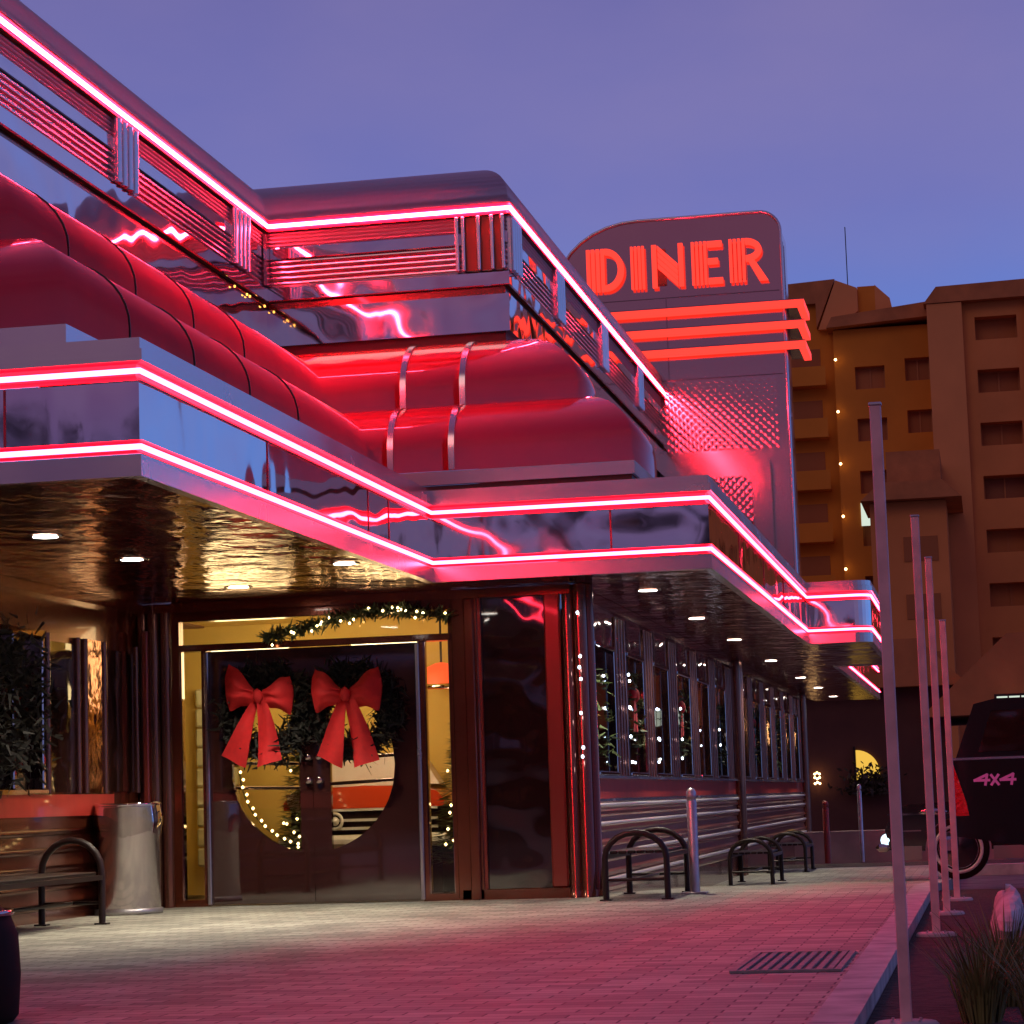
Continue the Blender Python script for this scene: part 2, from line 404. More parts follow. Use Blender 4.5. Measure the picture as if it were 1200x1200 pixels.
canopy = MB()
sweep(canopy, PATH, [(.0, 2.935), (.0, 3.272), (.12, 3.272), (.12, 2.935)], closed=True)
canopy_o = canopy.build('canopy_fascia', M['mirror'], diner)
t = MB()
sweep(t, PATH, [(-.012, 2.73), (-.012, 2.853), (.06, 2.856), (.06, 2.73)], closed=True)
sweep(t, PATH, [(-.03, 3.384), (-.03, 3.452), (.05, 3.452), (.05, 3.384)], closed=True)
sweep(t, PATH, [(-.012, 3.456), (-.012, 3.520), (.05, 3.520), (.05, 3.456)], closed=True)
t.build('fascia_trim', M['trim'], canopy_o)
t = MB()
sweep(t, UP[:4] + [(XC, 51.5)], [(.0, 3.512), (.80, 3.53)])
rect(t, -4.3, XC - .79, 22.36, 33.0, 3.531)
sweep(t, [(XC + .1, 31.1), (-1.45, 31.1), (-1.45, 37.1), (XC + .1, 37.1)], [(.0, 3.51), (.34, 3.512)])
t.build('canopy_deck', M['trim'], canopy_o)
def channel(z0, z1, s0):
    d = z1 - z0
    return [(s0 - .018, z0), (s0 + .015, z0 + .01 * 1), (s0 + .03, z0 + d * .3), (s0 + .03, z0 + d * .7), (s0 + .015, z1 - .01), (s0 - .018, z1)]
c = MB(); sweep(c, PATH, channel(2.857, 2.934, 0), smooth=False); sweep(c, PATH, channel(3.274, 3.383, 0))
c.build('neon_channel', M['channel'], canopy_o)
for z in (2.896, 3.328):
    sweep(MB(), PATH, ring(-.012, z, .016), closed=True, smooth=True).build('neon_tube', M['neon'], canopy_o)
# joint lines of the fascia sheets
j = MB()
for y in (15.2, 17.85, 18.5): j.box(XA + .0, XA + .006, y, y + .012, 2.94, 3.27)
for x in (-5.39, -7.9): j.box(x, x + .012, Y0 - .006, Y0, 2.94, 3.27)
j.box(-3.03, -3.015, Y1 - .006, Y1, 2.94, 3.27)
for y in (22.5, 25, 27.5): j.box(XC, XC + .006, y, y + .012, 2.94, 3.27)
j.build('sheet_joint', M['channel'], canopy_o)

sf = MB()
for a in ((-13, XL, Y0 + .06, 14.2), (XL, XA - .06, Y0 + .06, 20.0), (XL, XW, 20.0, YW + .05), (XW, XC - .06, Y1 + .06, YW + .05), (XW, XC - .06, YW + .05, 51.4), (XC - .06, -1.44, 31.06, 37.14)):
    rect(sf, *a, 2.745)
sf.build('canopy_soffit', M['soffit'], diner)
# cove trim where the ceiling meets the walls
ct = MB()
ct.box(XL, XL + .09, 14.2, YW - .09, 2.66, 2.742); ct.box(XL, XW, YW - .09, YW, 2.66, 2.742); ct.box(XW, XW + .05, YW + .3, 47, 2.64, 2.742)
ct.build('soffit_trim', M['maroon'], diner)

# red rounded roofs, two steps
def quarter(s0, s1, z0, zc, z1, n=10):
    pr = [(s0, z0), (s0, zc)]
    for i in range(1, n + 1):
        a = math.pi / 2 * i / n
        pr.append((s0 + (s1 - s0) * (1 - math.cos(a)), zc + (z1 - zc) * math.sin(a)))
    return pr
low = quarter(.73, 1.29, 3.79, 3.98, 4.46)
def end_cap(mb, prof, inner):
    pts = [(XC - s, z) for s, z in prof] + [(XC - inner, prof[-1][1]), (XC - inner, prof[0][1])]
    mb.add([(x, 22.35, z) for x, z in pts], [tuple(range(len(pts)))]); return mb
r1 = end_cap(sweep(MB(), RP, low, smooth=True), low, 2.03).build('lower_roof', M['red_roof'], diner)
sweep(MB(), RP, [(.74, 3.53), (.74, 3.66)], 0).build('roof_gap', M['gap'], r1)
sweep(MB(), RP, [(.73, 3.66), (.71, 3.665), (.71, 3.785), (.74, 3.79)], 0).build('roof_base_strip', M['trim'], r1)
upq = quarter(1.28, 2.06, 4.462, 4.62, 5.17)
r2 = end_cap(sweep(MB(), RP, upq, smooth=True), upq, 2.06).build('upper_roof', M['red_roof'], diner)
MB().box(-4.6, -4.235, 22.2, 33.0, 3.5, 5.17).build('upper_side_wall', M['mirror'], diner)
def strap(prof, x, w, face):
    mb = MB(); pts = []
    pr = [(s - .012, z + .006) for s, z in prof]
    vs = []
    for s, z in pr:
        if face == 'F': vs += [(x - w / 2, Y1 + s, z), (x + w / 2, Y1 + s, z)]
        if face == 'L': vs += [(XA - s, x - w / 2, z), (XA - s, x + w / 2, z)]
    n = len(pr)
    mb.add(vs, [(2 * i, 2 * i + 1, 2 * i + 3, 2 * i + 2) for i in range(n - 1)], 0, True)
    lo = [(a, b + (.014 if face == 'F' else 0), cz - .008) if face == 'F' else (a - .014, b, cz - .008) for a, b, cz in vs]
    k = len(vs)
    mb.add(vs + lo, [(2 * i, 2 * i + 2, 2 * i + 2 + k, 2 * i + k) for i in range(n - 1)] + [(2 * i + 1, 2 * i + 1 + k, 2 * i + 3 + k, 2 * i + 3) for i in range(n - 1)])
    return mb
for x in (-4.54, -5.1):
    strap(low, x, .055, 'F').build('roof_strap', M['trim'], r1)
    strap(upq, x, .055, 'F').build('roof_strap', M['trim'], r2)
for y in (14.6, 15.9, 17.2, 18.5):
    strap(low, y, .014, 'L').build('roof_seam', M['gap'], r1)
    strap(upq, y + .35, .014, 'L').build('roof_seam', M['gap'], r2)

# clerestory
sweep(MB(), UP, [(2.08, 5.17), (2.08, 5.28)]).build('clerestory_gap', M['gap'], diner)
cl = sweep(MB(), UP, [(2.03, 5.28), (2.03, 5.64), (2.09, 5.64), (2.09, 5.28)], closed=True).build('clerestory_panel', M['mirror'], diner)
sweep(MB(), UP, [(2.07, 5.64), (2.07, 5.72)]).build('groove', M['maroon'], cl)
sweep(MB(), UP, [(2.03, 5.72), (2.018, 5.73), (2.018, 5.85), (2.03, 5.862), (2.06, 5.865)]).build('ledge', M['mirror'], cl)
def ribs(z0, z1, n, s, amp):
    pr = []
    for i in range(n):
        a = z0 + (z1 - z0) * i / n; h = (z1 - z0) / n
        for k in range(6):
            q = k / 6
            pr.append((s - amp * math.sin(math.pi * q), a + h * q))
    pr.append((s, z1)); return pr
sweep(MB(), UP, ribs(5.865, 6.13, 5, 2.05, .016)).build('ribbed_siding', M['mirror_dull'], cl)
sweep(MB(), UP, [(2.035, 6.13), (2.03, 6.14), (2.03, 6.24), (2.035, 6.25)]).build('smooth_band', M['mirror'], cl)
sweep(MB(), UP, ribs(6.25, 6.405, 4, 2.05, .016)).build('ribbed_siding', M['rib_steel'], cl)
sweep(MB(), UP, channel(6.405, 6.505, 2.005)).build('neon_channel', M['channel'], cl)
sweep(MB(), UP, ring(1.985, 6.455, .018), closed=True, smooth=True).build('neon_tube', M['neon_high'], cl)
pp = [(1.975, 6.508), (1.975, 6.54), (2.01, 6.545)] + [(2.01 + .42 * (1 - math.cos(a)), 6.60 + .34 * math.sin(a)) for a in [R(9 * k) for k in range(11)]] + [(2.7, 6.945)]
par = sweep(MB(), UP, pp, smooth=True).build('parapet', mat('warm_satin_steel', (.60, .42, .40), .45, 1, rvar=(3, .05)), diner)
rf = MB(); rect(rf, -13, -7.2, Y0 + 2.6, 40, 6.943); rect(rf, -7.2, -4.85, 22.6, 40, 6.942)
rf.build('flat_roof', M['hotel_roof'], par)
def pilaster_side(X, y0, y1):
    mb = MB(); n = 4; h = (y1 - y0)
    mb.box(X - .02, X + .03, y0, y1, 5.87, 6.40)
    for i in range(n):
        yc = y0 + h * (i + .5) / n
        mb.prism([(X + .03 + .03 * math.sin(a), yc - h * .09 * math.cos(a)) for a in [R(k * 30) for k in range(7)]], 'Z', 5.87, 6.40, smooth=True)
    mb.build('pilaster', M['trim'], cl)
for y in (14.85, 17.83, 20.9): pilaster_side(-6.61, y, y + .52)
for y in (22.06, 24.5, 27.5, 30.5): pilaster_side(-4.22, y, y + .48)
mb = MB(); mb.box(-6.6, -6.57, 21.93, 22.02, 5.87, 6.38); mb.build('pilaster', M['trim'], cl)
mb = MB()
for x in (-4.70, -4.64, -4.49, -4.36, -4.255): mb.box(x - .017, x + .017, 22.03 - .055, 22.04, 5.87, 6.40, bev=.006)
pf = mb.build('pilaster', M['trim'], cl)
mb = MB()
for a, b in ((-4.62, -4.51), (-4.47, -4.38), (-4.34, -4.275)): mb.box(a, b, 22.03 - .012, 22.035, 5.875, 6.395)
mb.build('enamel_insert', M['brown_recess'], cl)
# added bulbs imitate a gold reflection along the groove at the inner corner
gs = empty('light_string', (-6.5, 21, 5.6), 'short row of gold bulbs imitating a reflection along the clerestory groove', 'string lights')  # added stand-in for a reflection, not a real light string
w = MB(); pts = [(-6.60, 20.95, 5.665), (-6.60, 22.0, 5.665)]
w.tube(pts, .006, 6); w.build('wire', M['brown_recess'], gs)
for i in range(4):
    p = Vector(pts[0]).lerp(Vector(pts[1]), (i + .4 * math.sin(i * 2.3)) / 3.6)
    MB().lathe([(0, -.014), (.010, -.008), (.010, .008), (0, .014)], p + Vector((0.012, 0, -.01)), 8).build('bulb', M['glint_gold'], gs)  # added bulb imitating a gold reflection

# ---- walls
def PX(X): return lambda u, v, d: (X - d, u, v)
WIN = [(22.06 + 2.02 * k, 23.36 + 2.02 * k) for k in range(6)] + [(35.3 + 1.96 * k, 36.6 + 1.96 * k) for k in range(6)]
mb = MB()
facade(mb, PX(XW), YW + .22, 47.2, 1.05, 2.75, [(a, b, 1.06, 2.32) for a, b in WIN], .14, 0, 1)
sw = mb.build('window_wall', [M['mirror'], M['maroon']], diner)
mb = MB(); mb.box(XW - .2, XW - .003, 47.2, 47.26, -.5, 2.75); mb.box(-12, XW - .2, 47.2, 47.26, -.5, 2.75); mb.build('end_wall', M['maroon'], diner)
# lower wall of the window side: red band, then fluted steel
MB().box(XW - .1, XW + .012, YW + .24, 47.2, .85, 1.035).build('red_band', M['red_panel'], sw)
mb = MB(); mb.box(XW - .1, XW + .05, YW + .24, 47.2, 1.036, 1.062); mb.box(XW - .1, XW + .03, YW + .24, 47.2, .825, .848); mb.build('sill_trim', M['trim'], sw)
mb = MB()
prof = []
for i in range(6):
    a = -.02 + .845 * i / 6
    prof += [(XW + .0, a), (XW + .028, a + .02), (XW + .03, a + .05), (XW + .012, a + .075), (XW + .004, a + .12)]
prof.append((XW, .825))
n = len(prof)
mb.add([(x, YW + .24, z) for x, z in prof] + [(x, 47.2, z) for x, z in prof], [(i, i + n, i + n + 1, i + 1) for i in range(n - 1)], 0, False)
mb.build('fluted_skirt', M['skirt'], sw)
for z in (.79, .62, .34, .10): MB().tube([(XW + .03, YW + .26, z), (XW + .03, 47.2, z)], .02, 10).build('chrome_strip', mat('scuffed_chrome', (.82, .74, .72), .32, .6) if 'scuffed_chrome' not in bpy.data.materials else bpy.data.materials['scuffed_chrome'], sw)
MB().box(XW - .1, XW - .002, YW + .24, 47.2, -.6, -.02).build('plinth', M['maroon'], sw)
for k, (a, b) in enumerate(WIN):
    fr = MB()
    for y in (a, b - .045): fr.box(XW - .06, XW + .012, y, y + .045, 1.065, 2.318, bev=.006)
    fr.box(XW - .06, XW + .025, a + .046, b - .046, 2.27, 2.317, bev=.01); fr.box(XW - .06, XW + .03, a + .046, b - .046, 1.066, 1.105, bev=.01)
    wo = fr.build('window', M['chrome'], diner)
    MB().box(XW - .04, XW - .032, a + .046, b - .046, 1.106, 2.268).build('pane', M['glass_dark'], wo)
    MB().box(XW - .26, XW - .145, a - .1, b + .1, 1.00, 1.17).build('inner_sill', M['white_paint'], wo)
    ml = MB()
    yc = b + .33
    ml.box(XW + .001, XW + .012, b + .02, b + .64, 1.064, 2.62)
    ml.build('mullion', M['dark_chrome'], sw)
    for q in (b + .03, b + .24, b + .42, b + .62): MB().lathe([(.012, 1.064), (.012, 2.62)], (XW + .014, q, 0), 8).build('mullion_bead', M['rose_trim'], sw)
mb = MB()
for y in (34.45, 34.75): mb.lathe([(.05, -.3), (.09, 2.74)], (XW + .05, y, 0), 18)
mb.build('wall_column', M['dark_chrome'], sw)
mb = MB()
for y in (47.0, 47.16): mb.lathe([(.08, -.3), (.08, 2.74)], (XW + .05, y, 0), 16)
mb.build('wall_column', M['dark_chrome'], sw)
# dining room behind the windows
mb = MB(); rect(mb, -12, XW - .15, 23.62, 47.1, .02); mb.build('dining_floor', M['inner_floor'], diner)
mb = MB(); mb.box(-8.9, -8.8, 23.6, 47.1, 0, 2.7); mb.box(-8.8, XW - .15, 46.9, 47.1, 0, 2.7); mb.box(-8.8, XW - .15, 23.62, 23.7, 0, 2.7); mb.box(-8.9, XW - .15, 23.6, 47.1, 2.7, 2.74)
mb.box(-12.0, -8.9, 23.6, 23.7, 0, 2.7)
mb.build('dining_room', M['inner_dark'], diner)

# corner column where the door wall meets the window wall
mb = MB()
for x, y, r in ((-3.585, YW - .02, .055), (-3.475, YW - .03, .06), (-3.42, YW + .06, .055), (-3.44, YW + .17, .05)):
    mb.lathe([(r + .012, -.1), (r + .012, .06), (r, .065), (r, 2.74)], (x, y, 0), 20)
mb.build('corner_column', M['dark_chrome'], diner)
MB().box(-3.6, -3.5, YW + .02, YW + .24, -.1, 2.74).build('corner_core', M['maroon'], diner)

# door wall (plane y = YW)
def PY(Y): return lambda u, v, d: (u, Y + d, v)
holes = [(-7.20, -6.99, .06, 2.30), (-6.945, -4.965, .0, 2.30), (-4.915, -4.68, .06, 2.30), (-7.20, -4.68, 2.36, 2.575)]
mb = MB(); facade(mb, PY(YW), -7.27, -4.64, 0, 2.745, holes, .12)
dw = mb.build('door_wall', M['maroon'], diner)
mb = MB()
mb.box(-4.64, -4.40, YW - .05, YW + .1, 0, 2.74, bev=.01); mb.box(-4.52, -4.43, YW - .085, YW - .05, 0, 2.66, bev=.01)
mb.build('pier', M['maroon'], dw)
mb = MB(); mb.box(-4.399, -3.80, YW, YW + .06, .09, 2.74); mb.build('dark_panel', M['black_gloss'], dw)
mb = MB()
mb.box(-4.41, -4.375, YW - .035, YW - .002, .09, 2.74); mb.box(-4.375, -3.80, YW - .03, YW - .002, 2.70, 2.735)
mb.build('panel_frame', M['maroon_post'], dw)
MB().box(-4.6, -3.64, YW - .05, YW - .003, -.05, .088).build('panel_plinth', M['maroon'], dw)
mb = MB(); mb.box(-3.80, -3.655, YW - .05, YW + .06, .09, 2.74, bev=.015); mb.build('red_post', M['maroon_post'], dw)
MB().box(-7.515, -7.465, YW - .12, YW - .06, 0, 2.5, bev=.008).build('red_post', M['maroon_post'], dw)
mb = MB()
for x, y, r in ((-7.32, YW - .02, .05), (-7.43, YW - .04, .055), (-7.54, YW - .02, .05)): mb.lathe([(r, 0), (r, 2.74)], (x, y, 0), 18)
mb.build('door_column', M['dark_chrome'], dw)
mb = MB(); mb.box(-7.6, -7.27, YW + .01, YW + .08, 0, 2.74); mb.build('column_backing', M['black_gloss'], dw)
mb = MB()
mb.box(-7.24, -4.66, YW - .04, YW - .002, 2.30, 2.36); mb.box(-7.24, -4.66, YW - .03, YW - .002, 2.58, 2.62)
mb.build('transom_bar', M['maroon'], dw)
tr = MB().box(-7.2, -4.68, YW + .05, YW + .058, 2.36, 2.575).build('transom_pane', M['glass'], dw)
for a, b in ((-7.20, -6.99), (-4.915, -4.68)):
    fr = MB(); fr.box(a, a + .012, YW + .03, YW + .1, .06, 2.3); fr.box(b - .012, b, YW + .03, YW + .1, .06, 2.3)
    so = fr.build('sidelight', M['chrome'], diner)
    MB().box(a + .012, b - .012, YW + .05, YW + .058, .06, 2.3).build('pane', M['glass'], so)
# door leaves with one big round window split between them
CX, CZ, CR = -5.965, 1.22, .76
def door(x0, x1, hx0, hx1, pull_x, lab):
    mb = MB(); Yf, Yb = YW + .02, YW + .075; NX = 40
    xs = sorted({x0, x1, *[hx0 + (hx1 - hx0) * i / NX for i in range(NX + 1)]})
    def hz(x):
        q = CR * CR - (x - CX) ** 2
        return math.sqrt(q) if q > 0 else 0
    edge_lo, edge_hi = [], []
    for a, b in zip(xs, xs[1:]):
        inside = hx0 - 1e-6 <= a and b <= hx1 + 1e-6
        la, lb = (hz(a), hz(b)) if inside else (0, 0)
        for (za0, zb0, za1, zb1) in ((.012, .012, CZ - la, CZ - lb), (CZ + la, CZ + lb, 2.295, 2.295)):
            for Yq, flip in ((Yf, 0), (Yb, 1)):
                v = [(a, Yq, za0), (b, Yq, zb0), (b, Yq, zb1), (a, Yq, za1)]
                mb.add(v, [(0, 1, 2, 3) if not flip else (3, 2, 1, 0)])
        if inside:
            for z1, z2 in ((CZ - la, CZ - lb), (CZ + la, CZ + lb)):
                mb.add([(a, Yf, z1), (b, Yf, z2), (b, Yb, z2), (a, Yb, z1)], [(0, 1, 2, 3)])
    for hx in (hx0, hx1):
        if hz(hx) > .05:
            mb.add([(hx, Yf, CZ - hz(hx)), (hx, Yb, CZ - hz(hx)), (hx, Yb, CZ + hz(hx)), (hx, Yf, CZ + hz(hx))], [(0, 1, 2, 3)])
    d = mb.build('door', M['door_gloss'], diner)
    pn = MB()
    pts = []
    for i in range(NX + 1):
        x = hx0 + (hx1 - hx0) * i / NX; pts.append((x, CZ - hz(x)))
    for i in range(NX, -1, -1):
        x = hx0 + (hx1 - hx0) * i / NX; pts.append((x, CZ + hz(x)))
    pn.prism(pts, 'Y', YW + .044, YW + .05); pn.build('pane', M['glass'], d)
    pb = MB()
    s = 1 if pull_x < CX else -1
    for z in (1.28, 1.06):
        pb.tube([(x0 + .06, YW + .16, z), (x1 - .06, YW + .16, z - .03 * s)], .016, 8)
    for x in (x0 + .06, x1 - .06): pb.box(x - .02, x + .02, YW + .078, YW + .17, 1.0, 1.33)
    pb.build('push_bar', M['dark_steel'], d)
    for z in (1.31, 1.10):
        MB().lathe([(0, -.05), (.03, -.05), (.035, -.03), (.02, -.01), (.02, .02)], (pull_x, YW + .02, z), 14, axis='Y').build('knob', M['chrome'], d)
    st = MB(); xx = x0 if s > 0 else x1
    st.box(xx - .02, xx + .02, YW - .03, YW + .018, .012, 2.29, bev=.008); st.build('edge_pull', M['trim'], d)
    return d
door(-6.94, -5.967, -6.72, -6.085, -6.0, 'L')
door(-5.963, -4.97, -5.80, -5.205, -5.90, 'R')
# vestibule
mb = MB()
mb.box(-8.6, -4.3, 23.5, 23.58, 0, 2.72); mb.box(-8.7, -8.6, YW + .3, 23.5, 0, 2.72); mb.box(-4.42, -4.38, YW + .14, 23.5, 0, 2.72)
mb.build('vestibule_wall', M['yellow_wall'], diner)
mb = MB(); mb.box(-8.7, -4.38, YW + .13, 23.58, 2.72, 2.74); mb.build('vestibule_ceiling', M['yellow_wall'], diner)
mb = MB(); rect(mb, -8.7, -4.38, YW + .0, 23.58, .006); mb.build('vestibule_floor', M['inner_floor'], diner)
mb = MB()
for i in range(9):
    for k in range(3): mb.box(-7.86 + .15 * k, -7.86 + .15 * k + .135, 23.38, 23.49, .3 + .2 * i, .3 + .2 * i + .185, bev=.02)
mb.build('glass_block_panel', M['glassblock'], diner)

# left wall (plane x = XL)
mb = MB()
lh = [(15.0, 18.72, 1.07, 2.32)]
facade(mb, PX(XL), 14.2, YW, 0, 2.745, lh, .14)
lw = mb.build('side_wall', M['maroon'], diner)
mb = MB(); facade(mb, PY(14.2), -13, XL, 0, 2.745, [], .1); mb.build('front_wall', M['maroon'], lw)
fr = MB()
for y in (15.0, 16.6, 18.05, 18.66): fr.box(XL - .1, XL + .03, y, y + .05, 1.07, 2.32, bev=.01)
fr.box(XL - .1, XL + .04, 14.98, 18.74, 1.03, 1.068); fr.box(XL - .1, XL + .03, 14.98, 18.74, 2.322, 2.37)
wo = fr.build('window', M['chrome'], diner)
MB().box(XL - .06, XL - .052, 15.05, 18.66, 1.07, 2.32).build('pane', M['glass'], wo)
MB().box(XL - .3, XL - .15, 14.9, 18.8, 1.0, 1.17).build('inner_sill', M['white_paint'], wo)
mb = MB(); mb.box(XL - .01, XL + .02, 14.25, 20.3, .85, 1.03); mb.build('red_band', M['red_panel'], lw)
for a, b in ((18.8, 19.42), (20.12, 20.85)): MB().box(XL - .01, XL + .012, a, b, 1.05, 2.30).build('dark_mirror', M['black_gloss'], lw)
for y in (18.77, 19.45, 19.62, 20.08, 20.9): MB().lathe([(.03, 1.04), (.03, 2.36)], (XL + .02, y, 0), 12).build('wall_rib', M['dark_chrome'], lw)
MB().box(XL - .01, XL + .025, 19.66, 20.04, 1.04, 2.36).build('copper_panel', M['soffit'], lw)
mb = MB()
for i in range(5): mb.tube([(XL + .01, 14.25, .12 + .15 * i), (XL + .01, 20.9, .12 + .15 * i)], .03, 8)
mb.build('fluted_skirt', mat('dark_brown_flutes', (.16, .06, .04), .22, 1), lw)
mb = MB(); rect(mb, -12.9, XL - .15, 14.3, 23.4, .02); mb.build('booth_floor', M['inner_floor'], diner)
mb = MB(); mb.box(-12.9, -12.8, 14.3, 23.4, 0, 2.7); mb.box(-12.8, -8.71, 23.3, 23.4, 0, 2.7); mb.box(-12.9, XL - .15, 14.3, 23.4, 2.7, 2.74); mb.build('booth_room', M['inner_dark'], diner)

# ------------------------------------------------------------------ sign tower
YT = 33.1
tower = empty('sign_tower', (-4, YT, 3.5), 'tall steel sign tower with glowing red DINER letters and three red bars', 'sign')
ol = [(-5.62, 3.4), (-5.62, 8.05)]
for i in range(9):
    a = R(180 - i * 90 / 8); ol.append((-4.46 + 1.16 * math.cos(a), 8.06 + .88 * math.sin(a)))
for i in range(9):
    a = R(90 - i * 90 / 8); ol.append((-2.75 + .30 * math.cos(a), 8.64 + .30 * math.sin(a)))
ol.append((-2.45, 3.4))
MB().prism(ol, 'Y', YT, YT + .95).build('tower_body', M['tower_face'], tower)
mb = MB()
inset = [(-5.62, 8.05)] + ol[2:-1]
pts = [(x, YT - .012, z) for x, z in ol[1:]]
mb.tube(pts, .022, 8); mb.build('edge_trim', M['trim'], tower)
mb = MB()
for z in (7.80, 6.62): mb.box(-5.55, -2.5, YT - .006, YT - .001, z, z + .012)
mb.box(-4.1, -4.09, YT - .006, YT - .001, 6.63, 7.79)
mb.build('sheet_joint', M['dark_steel'], tower)
mb = MB(); mb.box(-4.22, -2.6, YT - .006, YT - .002, 5.6, 6.60); mb.build('quilted_panel', quilt_mat(), tower)
qp = [(-4.22, 3.5), (-4.22, 5.56), (-2.98, 5.56)] + [(-2.98 + .26 * math.sin(a), 5.30 + .26 * math.cos(a)) for a in [R(15 * k) for k in range(1, 7)]] + [(-2.72, 3.5)]
MB().prism(qp, 'Y', YT - .22, YT - .022).build('lower_panel', M['tower_face'], tower)
q2 = [(-4.2, 3.6), (-4.2, 5.2), (-3.1, 5.2), (-2.98, 5.1), (-2.95, 3.6)]
MB().prism(q2, 'Y', YT - .24, YT - .222).build('lower_quilt', bpy.data.materials['quilted_stainless'], tower)
mb = MB()
for z in (3.6, 4.6, 5.6, 6.6, 7.6): mb.box(-2.452, -2.43, YT + .3, YT + .34, z, z + .9)
mb.box(-2.452, -2.425, YT + .05, YT + .09, 3.6, 8.5)
mb.build('side_rib', M['trim'], tower)
for z in (7.525, 7.235, 6.945):
    mb = MB()
    mb.box(-5.0, -2.16, YT - .17, YT - .07, z, z + .095); mb.box(-2.26, -2.16, YT - .069, YT + .9, z, z + .095)
    b = mb.build('light_bar', M['sign_red'], tower)
    mb = MB(); mb.box(-5.0, -2.165, YT - .165, YT - .072, z + .097, z + .108); mb.box(-2.43, -2.262, YT - .068, YT + .85, z + .02, z + .07); mb.build('bar_bracket', M['dark_steel'], b)
def letter(ch, x0, x1, z0=7.94, z1=8.55):
    mb = MB(); w = x1 - x0; h = z1 - z0; ya, yb = YT - .13, YT - .06
    def bar(poly): mb.prism(poly, 'Y', ya, yb)
    def stem(a, b, n, gap=.020):
        k = (b - a) / n
        for i in range(n): bar([(a + i * k + gap / 2, z0), (a + (i + 1) * k - gap / 2, z0), (a + (i + 1) * k - gap / 2, z1), (a + i * k + gap / 2, z1)])
    def arcs(cx, cz, rx, rz, th, a0=90, a1=-90):
        n = 18
        for i in range(n):
            p = []
            for a, r_ in ((a0 + (a1 - a0) * i / n, 1), (a0 + (a1 - a0) * (i + 1) / n, 1), (a0 + (a1 - a0) * (i + 1) / n, 0), (a0 + (a1 - a0) * i / n, 0)):
                q = R(a); k = th * (1 - r_)
                p.append((cx + (rx - k) * math.cos(q), cz + (rz - k) * math.sin(q)))
            bar(p)
    th = .085
    if ch == 'D':
        stem(x0, x0 + w * .50, 4); arcs(x0 + w * .50, (z0 + z1) / 2, w * .5, h / 2, th)
    if ch == 'I': stem(x0, x1, 4)
    if ch == 'N':
        stem(x0, x0 + th, 1); stem(x1 - th, x1, 1)
        n = 4; d = .34 / n
        for i in range(n):
            t0 = z1 - i * d; bt = z0 + .34 - i * d
            bar([(x0 + th + .008, t0 - .01), (x1 - th - .008, bt - .01), (x1 - th - .008, bt - d + .002), (x0 + th + .008, t0 - d + .002)])
    if ch == 'E':
        stem(x0, x0 + w * .52, 4)
        for z in (z0, z0 + h * .46, z1 - th): bar([(x0 + w * .53, z), (x1 - (.06 if abs(z - z0 - h * .46) < .01 else 0), z), (x1 - (.06 if abs(z - z0 - h * .46) < .01 else 0), z + th * .95), (x0 + w * .53, z + th * .95)])
    if ch == 'R':
        stem(x0, x0 + w * .44, 4); arcs(x0 + w * .44, z1 - h * .27, w * .42, h * .27, th)
        bar([(x0 + w * .50, z0 + h * .47), (x0 + w * .68, z0 + h * .47), (x1, z0), (x1 - .12, z0)])
    o = mb.build('letter_' + ch.lower(), M['sign_red'], tower)
    tb = MB()
    tb.box(x0 + .01, x0 + w * .42, YT - .058, YT - .002, z0 + .05, z1 - .05); tb.build('letter_back', M['brown_recess'], o)
for ch, a, b in (('D', -5.2, -4.66), ('I', -4.57, -4.36), ('N', -4.27, -3.81), ('E', -3.71, -3.27), ('R', -3.18, -2.64)): letter(ch, a, b)

# ------------------------------------------------------------------ ceiling downlights
def downlight_proto():
    r = empty('ceiling_downlight', (0, 0, 0), 'x', 'ceiling light', 'downlights in the canopy ceiling')
    MB().lathe([(.085, .0), (.12, -.006), (.125, .0)], (0, 0, 0), 20).build('rim', M['chrome'], r)
    MB().lathe([(0, -.002), (.085, -.002)], (0, 0, 0), 20).build('lens', M['down'], r)
    return r
dl = downlight_proto()
spots = [(-6.22, 15.4, 'downlight over the black bench, nearest the camera under the left canopy'), (-6.22, 17.1, 'second downlight from the front under the left canopy, near the bench'),
         (-6.2, 19.66, 'downlight in the canopy ceiling just before the double doors'), (-4.87, 18.2, 'downlight close to the neon edge of the left canopy'),
         (-3.0, 22.0, 'nearest downlight of the row under the right canopy'), (-3.0, 25.8, 'second downlight of the row under the right canopy'),
         (-3.0, 29.7, 'third downlight of the row under the right canopy'), (-3.0, 34.8, 'fourth downlight of the row under the right canopy'),
         (-3.0, 40.4, 'fifth downlight of the row under the right canopy'), (-3.0, 44.6, 'second farthest downlight of the row under the right canopy'), (-3.0, 49.0, 'farthest downlight of the row under the right canopy')]
for i, (x, y, lb) in enumerate(spots):
    o = dl if i == 0 else dup(dl, (x, y, 2.743))
    o.location = (x, y, 2.743); o['label'] = lb
    l = bpy.data.lights.new('downlight_beam', 'SPOT'); l.energy = 84 if x > -4 else 108; l.color = (1, .90, .72); l.spot_size = R(120); l.spot_blend = .8; l.shadow_soft_size = .08
    lo = bpy.data.objects.new('downlight_beam', l); COL.objects.link(lo); lo.parent = o; lo.location = (0, 0, -.03)
def lamp(name, loc, e, col, size):
    l = bpy.data.lights.new(name, 'POINT'); l.energy = e; l.color = col; l.shadow_soft_size = size
    o = bpy.data.objects.new(name, l); COL.objects.link(o); o.location = loc; return o
lamp('vestibule_lamp', (-6.9, 22.2, 2.3), 32, (1, .80, .42), .4)
lamp('vestibule_lamp', (-5.4, 21.6, 2.2), 32, (1, .80, .42), .4)
lamp('display_fill', (-5.6, 21.8, 2.0), 34, (1, .85, .6), .12)  # unseen fill light added to brighten the display car
